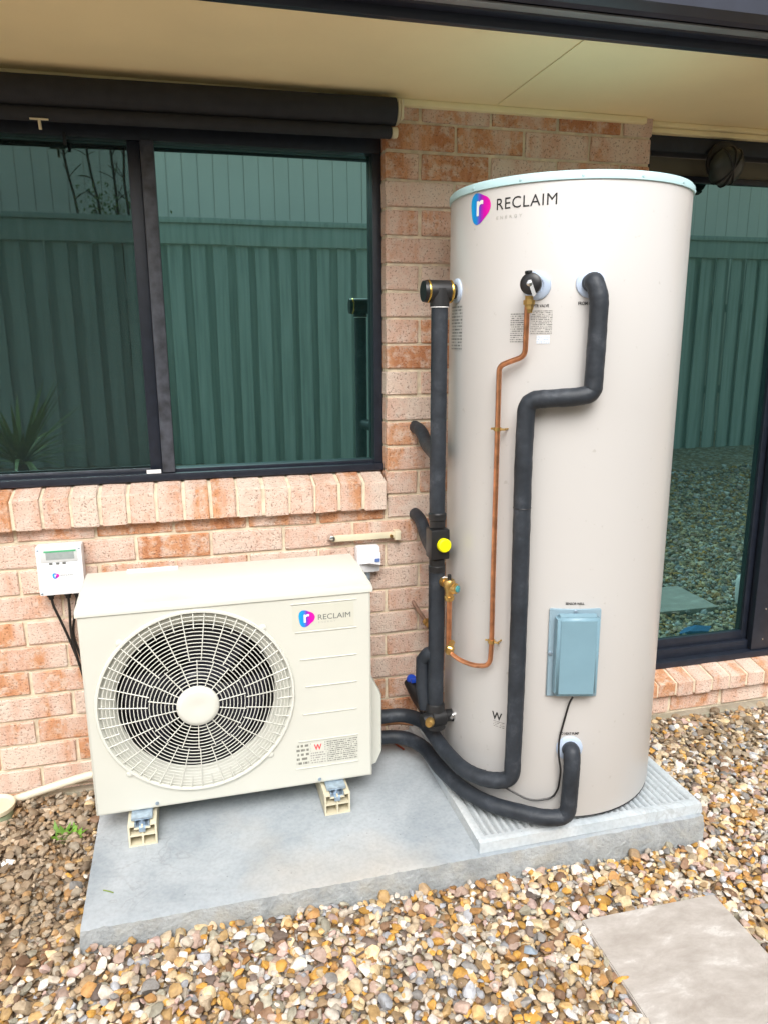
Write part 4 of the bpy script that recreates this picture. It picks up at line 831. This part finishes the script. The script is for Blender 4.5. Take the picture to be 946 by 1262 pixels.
# ================================================================== WALL ELECTRICS
CB = thing('control_box', 'white wall controller with small display beside heat pump', 'controller', (-1.186, -.03, .53))
MB().box(-1.254, -1.119, -.058, -.001, .528, .686, .007).build('case', 'white', CB)
MB().box(-1.240, -1.133, -.0598, -.057, .636, .677, .002).build('display_bezel', mat('pale_bezel', (0.62, 0.63, 0.63), 0.3), CB)
MB().box(-1.224, -1.142, -.0607, -.0596, .645, .668).build('display', 'lcd', CB, flat=True)
MB().box(-1.229, -1.136, -.0609, -.0600, .6685, .6735).build('display_edge', 'lcdgreen', CB, flat=True)
for bx in (-1.212, -1.192, -1.173): MB().box(bx-.005, bx+.005, -.0600, -.0578, .629, .635, .001).build('button', 'greyink', CB)
for sx in (-1.246, -1.127):
    for sz in (.677, .537): MB().lathe((sx, -.057, sz), (0, -1, 0), [(0, .0035), (.002, .0035), (.003, .002)], 8).build('screw', 'galv', CB)
CA = lambda u0, v0, d: (lambda u, v: (u0+u, -.058-d, v0+v))
e, rg = emblem(CB, CA(-1.211, .583, .0006), CA(-1.211, .583, .0011), .020, .018); rg.build('emblem_letter', 'paper', e, flat=True)
fit_text('RECLAIM', .036, .0055, CA(-1.187, .5895, .0006), 0.0).build('lettering', 'greyink', CB, flat=True)
for gx_ in (-1.226, -1.176, -1.148): MB().lathe((gx_, -.03, .5285), (0, 0, -1), [(0, .012), (.010, .012), (.011, .009), (.020, .008)], 12).build('cable_gland', 'rubberblack', CB)
for pts in ([(-1.226, -.03, .512), (-1.222, -.032, .485), (-1.196, -.025, .40), (-1.172, -.022, .31), (-1.150, -.03, .22), (-1.12, -.09, .12)], [(-1.176, -.03, .512), (-1.176, -.028, .47), (-1.180, -.03, .39), (-1.168, -.03, .30), (-1.146, -.04, .20), (-1.115, -.10, .12)], [(-1.148, -.03, .512), (-1.165, -.026, .44), (-1.176, -.02, .38), (-1.160, -.024, .31), (-1.136, -.05, .25), (-1.11, -.11, .20)]):
    MB().tube(pts, .0042, .05, 8).build('cable', 'cablem', CB)
IS = thing('isolator_switch', 'white weatherproof isolator switch on bricks behind heat pump corner', 'switch', (-.195, -.03, .52))
MB().box(-.236, -.152, -.045, -.001, .512, .606, .010).build('box', 'white', IS)
fm = MB().add([(-.232, -.0452, .545), (-.158, -.0452, .600), (-.158, -.0452, .530), (-.200, -.075, .556), (-.160, -.078, .585), (-.160, -.078, .548)], [(0, 3, 4, 1), (0, 2, 5, 3), (3, 5, 4), (1, 4, 5, 2), (0, 1, 2)]); fm.build('hood', 'white', IS, 10)
MB().box(-.180, -.163, -.0800, -.0770, .560, .572).build('blue_label', mat('blue_label', (0.12, 0.2, 0.45), 0.4), IS, flat=True)
MB().cyl((-.195, -.024, .5125), (-.195, -.024, .46), .011, 12).build('conduit', 'galv', IS)
tag(MB().tube([(-1.62, -.055, -.215), (-1.45, -.052, -.176), (-1.30, -.05, -.140), (-1.16, -.055, -.108), (-1.02, -.07, -.085)], .0135, .1, 14).build('drain_conduit', 'conduit'), 'cream conduit pipe running along the wall foot at left', 'conduit')
PT = thing('drain_pot', 'pale green pot with cream rim at left edge under conduit', 'pot', (-1.445, -.115, -.22))
MB().lathe((-1.445, -.115, -.26), (0, 0, 1), [(0, .045), (.02, .047), (.105, .053), (.106, .047), (.04, .042)], 32).build('body', 'potg', PT)
MB().lathe((-1.445, -.115, -.150), (0, 0, 1), [(0, .050), (.002, .060), (.016, .062), (.018, .058), (.010, .048)], 32).build('rim', 'cream', PT)

# ================================================================== GRAVEL
def ico(sub):
    bm = bmesh.new(); bmesh.ops.create_icosphere(bm, subdivisions=sub, radius=1.0); v = np.array([q.co[:] for q in bm.verts]); f = np.array([[q.index for q in fc.verts] for fc in bm.faces]); bm.free(); return v, f
def pebble_shapes(sub, n):
    v, f = ico(sub); S = []
    for _ in range(n):
        sc_ = np.array([1.0, rng.uniform(.62, .92), rng.uniform(.40, .68)]); u = v.copy()
        for _k in range(rng.integers(6, 11)):        # knock flat facets off
            d = rng.normal(size=3); d /= np.linalg.norm(d); h = rng.uniform(.45, .80); t = u@d; u = u-np.outer(np.maximum(0, t-h)*0.95, d)
        u = u*(1+rng.normal(0, .035, size=(len(u), 1))); S.append(u*sc_)
    return S, f
PAL_FRONT = np.array([[.72, .66, .58], [.78, .75, .70], [.62, .50, .35], [.56, .37, .16], [.60, .33, .07], [.46, .25, .09], [.25, .15, .09], [.46, .34, .28], [.27, .26, .25], [.44, .46, .50], [.55, .40, .36], [.68, .54, .33], [.36, .25, .14], [.52, .46, .38], [.17, .13, .11], [.40, .38, .30]])
W_FRONT = np.array([10, 8, 10, 10, 8, 8, 6, 6, 5, 6, 5, 10, 7, 8, 4, 5.]); W_FRONT /= W_FRONT.sum()
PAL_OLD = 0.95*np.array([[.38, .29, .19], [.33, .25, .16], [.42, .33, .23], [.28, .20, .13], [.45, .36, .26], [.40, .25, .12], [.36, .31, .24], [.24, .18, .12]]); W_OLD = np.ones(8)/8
def blocked(x, y):
    b = (x > -1.125) & (x < 0.70) & (y > -0.765)
    b |= (x > 0.155) & (x < 0.53) & (y > -1.38) & (y < -1.0)
    b |= (y > -0.045)
    b |= (x+1.445)**2+(y+.115)**2 < .062**2
    b |= (x > 1.80) & (x < 2.16) & (y > -1.18) & (y < -.82); b |= (x > 1.55) & (x < 1.88) & (y > -.42) & (y < -.08)
    return b
def gravel(name, label, x0, x1, y0, y1, per_m2, sub, size, layers=1, nshape=24):
    S, f = pebble_shapes(sub, nshape); N = int((x1-x0)*(y1-y0)*per_m2)
    # jittered grid: even cover without rows
    k = math.sqrt((x1-x0)*(y1-y0)/N); nx, ny = int((x1-x0)/k)+1, int((y1-y0)/k)+1
    V = []; F = []; Cc = []; base = 0; nv = len(S[0])
    for layer in range(layers):
        ii, jj = np.meshgrid(np.arange(nx), np.arange(ny)); x = (x0+(ii+rng.uniform(-.55, .55, ii.shape)+.5*(layer % 2))*k).ravel(); y = (y0+(jj+rng.uniform(-.55, .55, jj.shape)+.5*(layer % 2))*k).ravel()
        keep = ~blocked(x, y); x = x[keep]; y = y[keep]
        for a, b in zip(x, y):
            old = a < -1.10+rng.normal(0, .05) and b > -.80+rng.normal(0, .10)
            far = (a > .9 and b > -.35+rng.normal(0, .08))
            s = size*float(np.clip(rng.lognormal(0, .38), .42, 2.0))*(.9 if old else 1)
            th_ = rng.uniform(0, 2*np.pi); u = S[rng.integers(nshape)]*s; c, sn = math.cos(th_), math.sin(th_)
            ti = rng.normal(0, .35, 2); Rx = np.array([[1, 0, 0], [0, math.cos(ti[0]), -math.sin(ti[0])], [0, math.sin(ti[0]), math.cos(ti[0])]]); Ry = np.array([[math.cos(ti[1]), 0, math.sin(ti[1])], [0, 1, 0], [-math.sin(ti[1]), 0, math.cos(ti[1])]])
            u = u@Rx.T@Ry.T@np.array([[c, -sn, 0], [sn, c, 0], [0, 0, 1]]).T
            V.append(u+np.array([a, b, gz(a, b)+.008+layer*.013+rng.uniform(-.002, .010)]))
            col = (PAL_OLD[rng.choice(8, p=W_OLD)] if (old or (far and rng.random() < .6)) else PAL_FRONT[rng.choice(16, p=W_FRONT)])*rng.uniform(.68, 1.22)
            Cc.append(np.append(np.clip(col, 0, .82), 1))
            F.append(f+base); base += nv
    V = np.concatenate(V).astype(np.float32); F = np.concatenate(F).astype(np.int32); Cv = np.repeat(np.array(Cc, dtype=np.float32), nv, axis=0)
    me = bpy.data.meshes.new(name); me.vertices.add(len(V)); me.vertices.foreach_set('co', V.ravel()); me.loops.add(F.size); me.loops.foreach_set('vertex_index', F.ravel())
    me.polygons.add(len(F)); me.polygons.foreach_set('loop_start', np.arange(0, F.size, 3, dtype=np.int32)); me.polygons.foreach_set('use_smooth', np.zeros(len(F), dtype=bool) if sub > 1 else np.zeros(len(F), dtype=bool))
    me.update(calc_edges=True); ca = me.color_attributes.new('stone', 'FLOAT_COLOR', 'POINT'); ca.data.foreach_set('color', Cv.ravel()); me.validate()
    me.materials.append(MT['stone'])
    if sub > 1: me.shade_smooth(); me.set_sharp_from_angle(angle=rad(32))
    o = bpy.data.objects.new(name, me); COL.objects.link(o); tag(o, label, 'gravel', kind='stuff'); return len(F)
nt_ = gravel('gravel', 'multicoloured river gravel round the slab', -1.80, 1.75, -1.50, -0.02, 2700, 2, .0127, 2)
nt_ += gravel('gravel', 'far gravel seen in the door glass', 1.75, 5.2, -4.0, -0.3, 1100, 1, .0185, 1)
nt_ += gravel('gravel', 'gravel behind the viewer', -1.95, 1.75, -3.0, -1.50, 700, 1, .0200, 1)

# ================================================================== SMALL LITTER
wd = thing('weed', 'tiny green weed growing in gravel left of the slab', 'weed', (-1.21, -.287, -.19))
wl = MB(); r_ = random.Random(5)
for k in range(70):
    a = r_.uniform(0, 6.28); l = r_.uniform(.018, .048); b = Vector((-1.212+r_.gauss(0, .016), -.287+r_.gauss(0, .014), -.178)); d = Vector((math.cos(a), math.sin(a), r_.uniform(.3, 1.1))).normalized()*l; sd_ = Vector((-math.sin(a), math.cos(a), 0))*.0065
    wl.add([b, b+d*.5+sd_, b+d, b+d*.5-sd_], [(0, 1, 2, 3)])
wl.build('leaves', mat('weed_leaf', (0.13, 0.27, 0.025), 0.5, var=0.4), wd, flat=True)
def chunk(name, c, s, m, label, cat, seed):
    v, f = ico(1); r_ = np.random.default_rng(seed); v = v*(1+r_.normal(0, .22, (len(v), 1)))*np.array(s)
    o = MB().add([tuple(q+np.array(c)) for q in v], [tuple(q) for q in f]).build(name, m, None, flat=True); return tag(o, label, cat)
chunk('plaster_chip', (-1.362, -.362, -.176), (.022, .014, .009), 'paper', 'bright white chip lying on gravel at left', 'chip', 4)
chunk('tile_shard', (-.033, -1.055, -.176), (.018, .020, .006), mat('blue_grey_shard', (0.3, 0.36, 0.42), 0.4), 'blue grey shard lying in the front gravel', 'shard', 9)
chunk('stick', (-1.20, -.735, -.178), (.010, .050, .007), mat('stick_wood', (0.25, 0.13, 0.07), 0.8), 'short brown stick on gravel left of slab corner', 'stick', 11)
tag(MB().tube([(-1.070, -.617, -.1285), (-1.055, -.628, -.1265), (-1.043, -.634, -.1285)], .0016, n=6).build('grass_blade', 'leaf'), 'small green grass blade lying on the slab corner', 'grass blade')
tag(MB().tube([(-.120, -.090, -.127), (-.098, -.15, -.125)], .0035, n=6).build('red_twig', mat('red_twig', (0.35, 0.07, 0.03), 0.7)), 'reddish twig on the slab between heat pump and plinth', 'twig')
chunk('blue_cloth', (1.80, -.50, -.222), (.095, .06, .022), 'bluecloth', 'crumpled blue cloth seen reflected in the glass door', 'cloth', 21)
tag(MB().lathe((2.44, -.86, -.26), (0, 0, 1), [(0, .075), (.02, .08), (.14, .085), (.17, .07), (.19, .04), (.195, .01)], 24).build('white_bucket', 'white'), 'white bucket seen reflected at the door edge', 'bucket')

# ================================================================== BEHIND THE VIEWER (seen in the glass)
FY = -5.0
FN = thing('paling_fence', 'weathered timber paling fence reflected in the window and door', 'fence', (0, FY, .2))
def tpl(x0, x1, y0, y1, z0, z1):
    me = MB().box(x0, x1, y0, y1, z0, z1).mesh('paling'); me.materials.append(MT['timber']); return me
front = [tpl(-.062, .062, -.012, .012, 0, 1.94) for _ in range(1)][0]; back = tpl(-.060, .060, -.009, .009, 0, 1.93)
x = -5.2; i = 0
while x < 8.2:
    zb = gz(x, FY)-.03; sc_ = (2.205-zb)/1.94
    for me, dx, dy in ((back, .100, -.050), (front, 0, 0)):
        o = bpy.data.objects.new('paling', me); COL.objects.link(o); put(o, FN); o.location = (x+dx+random.uniform(-.012, .012), FY+dy+random.uniform(-.003, .003), zb); o.scale = (random.uniform(.92, 1.10), 1, sc_*random.uniform(.997, 1.002)); o.rotation_euler.y = random.uniform(-.004, .004)
    x += .200*random.uniform(.95, 1.05)
for z0, z1, y0, y1 in ((2.185, 2.37, .014, .050), (2.371, 2.42, -.09, .08), (.66, .75, -.11, -.062), (1.60, 1.69, -.11, -.062)):
    MB().box(-5.4, 8.4, FY+y0, FY+y1, z0, z1, .004).build('rail', 'timber', FN)
NH = thing('neighbour_house', 'pale ribbed neighbouring wall seen above the fence in the glass', 'house', (1, -6.4, .1))
nw = MB(); X0, X1 = -6.5, 9.5; nb = int((X1-X0)/.167)
for k in range(nb):
    x = X0+.167*k; nw.box(x+.003, x+.164, -6.42, -6.40+0.004*(k % 2), .0, 3.50)
nw.box(X0, X1, -6.6, -6.425, .0, 3.50); nw.build('wall', 'nwall', NH, flat=True)
MB().box(X0-.2, X1+.2, -6.62, -6.28, 3.502, 3.61, .01).build('gutter', 'nwall', NH)
MB().add([(X0-.2, -6.4, 3.56), (X1+.2, -6.4, 3.56), (X1+.2, -10, 4.5), (X0-.2, -10, 4.5), (X0-.2, -6.5, 3.50), (X1+.2, -6.5, 3.50), (X1+.2, -10, 4.4), (X0-.2, -10, 4.4)], [(0, 1, 2, 3), (4, 7, 6, 5), (0, 4, 5, 1), (1, 5, 6, 2), (2, 6, 7, 3), (3, 7, 4, 0)]).build('roof', 'gutter_edge', NH, flat=True)
YP = thing('strappy_plant', 'green strappy leaved plant reflected in lower left of window', 'plant', (-1.95, -3.2, gz(-1.95, -3.2)))
yl = MB(); r_ = random.Random(8); b0 = Vector((-1.95, -3.2, gz(-1.95, -3.2)+.48))
for k in range(80):
    a = r_.uniform(0, 6.283); l = r_.uniform(.40, .85); lift = r_.uniform(.2, 2.2); d = Vector((math.cos(a), math.sin(a), 0)); sd_ = Vector((-d.y, d.x, 0)); P_ = []
    for t in np.linspace(0, 1, 6):
        p_ = b0+d*(l*t*math.cos(math.atan(lift)))+Vector((0, 0, l*t*math.sin(math.atan(lift))-.35*l*t*t*(1.4-lift*.6))); w_ = .020*(1-t)**.6+.001; P_ += [p_-sd_*w_, p_+sd_*w_]
    yl.add(P_, [(2*i, 2*i+1, 2*i+3, 2*i+2) for i in range(5)])
yl.build('leaves', 'leaf', YP, flat=True); MB().cyl((-1.95, -3.2, gz(-1.95, -3.2)-.05), (-1.95, -3.2, gz(-1.95, -3.2)+.52), .05, 12).build('stem', 'bark', YP)
SB = thing('bare_shrub', 'bare branched shrub behind the fence reflected in the left pane', 'shrub', (-1.55, -5.6, .1))
r_ = random.Random(12)
for k, (xa, xb) in enumerate(((-1.66, -1.78), (-1.46, -1.56), (-1.30, -1.38), (-1.19, -1.22))):
    pts = [(-1.40, -5.6, .1), (xa+.06, -5.6, 1.5), (xa, -5.6+r_.uniform(-.1, .1), 2.45)]; q_ = Vector(pts[-1])
    for t in range(5): q_ = q_+Vector(((xb-xa)/5+r_.uniform(-.03, .03), r_.uniform(-.03, .03), .20)); pts.append(tuple(q_))
    bb = MB().tube(pts, .012, .1, 8)
    for t in range(10):
        p0 = Vector(pts[2+(t % 6)]); d = Vector((r_.uniform(-1, 1), r_.uniform(-.3, .3), r_.uniform(.1, .9))).normalized()*r_.uniform(.08, .2); bb.tube([p0, p0+d*.5+Vector((0, 0, .01)), p0+d], .0045, n=5)
    B_ = bb.build('branch', 'bark', SB)
lf = MB()
for k in range(260):
    c = Vector((-1.35+r_.gauss(0, .18), -5.6+r_.gauss(0, .1), 2.48+abs(r_.gauss(0, .18)))); u = Vector((r_.gauss(0, 1), r_.gauss(0, 1), r_.gauss(0, 1))).normalized()*.022; v = u.cross(Vector((r_.gauss(0, 1), r_.gauss(0, 1), r_.gauss(0, 1)))).normalized()*.010; lf.add([c-u, c+v, c+u, c-v], [(0, 1, 2, 3)])
lf.build('leaves', 'leaf', SB, flat=True)
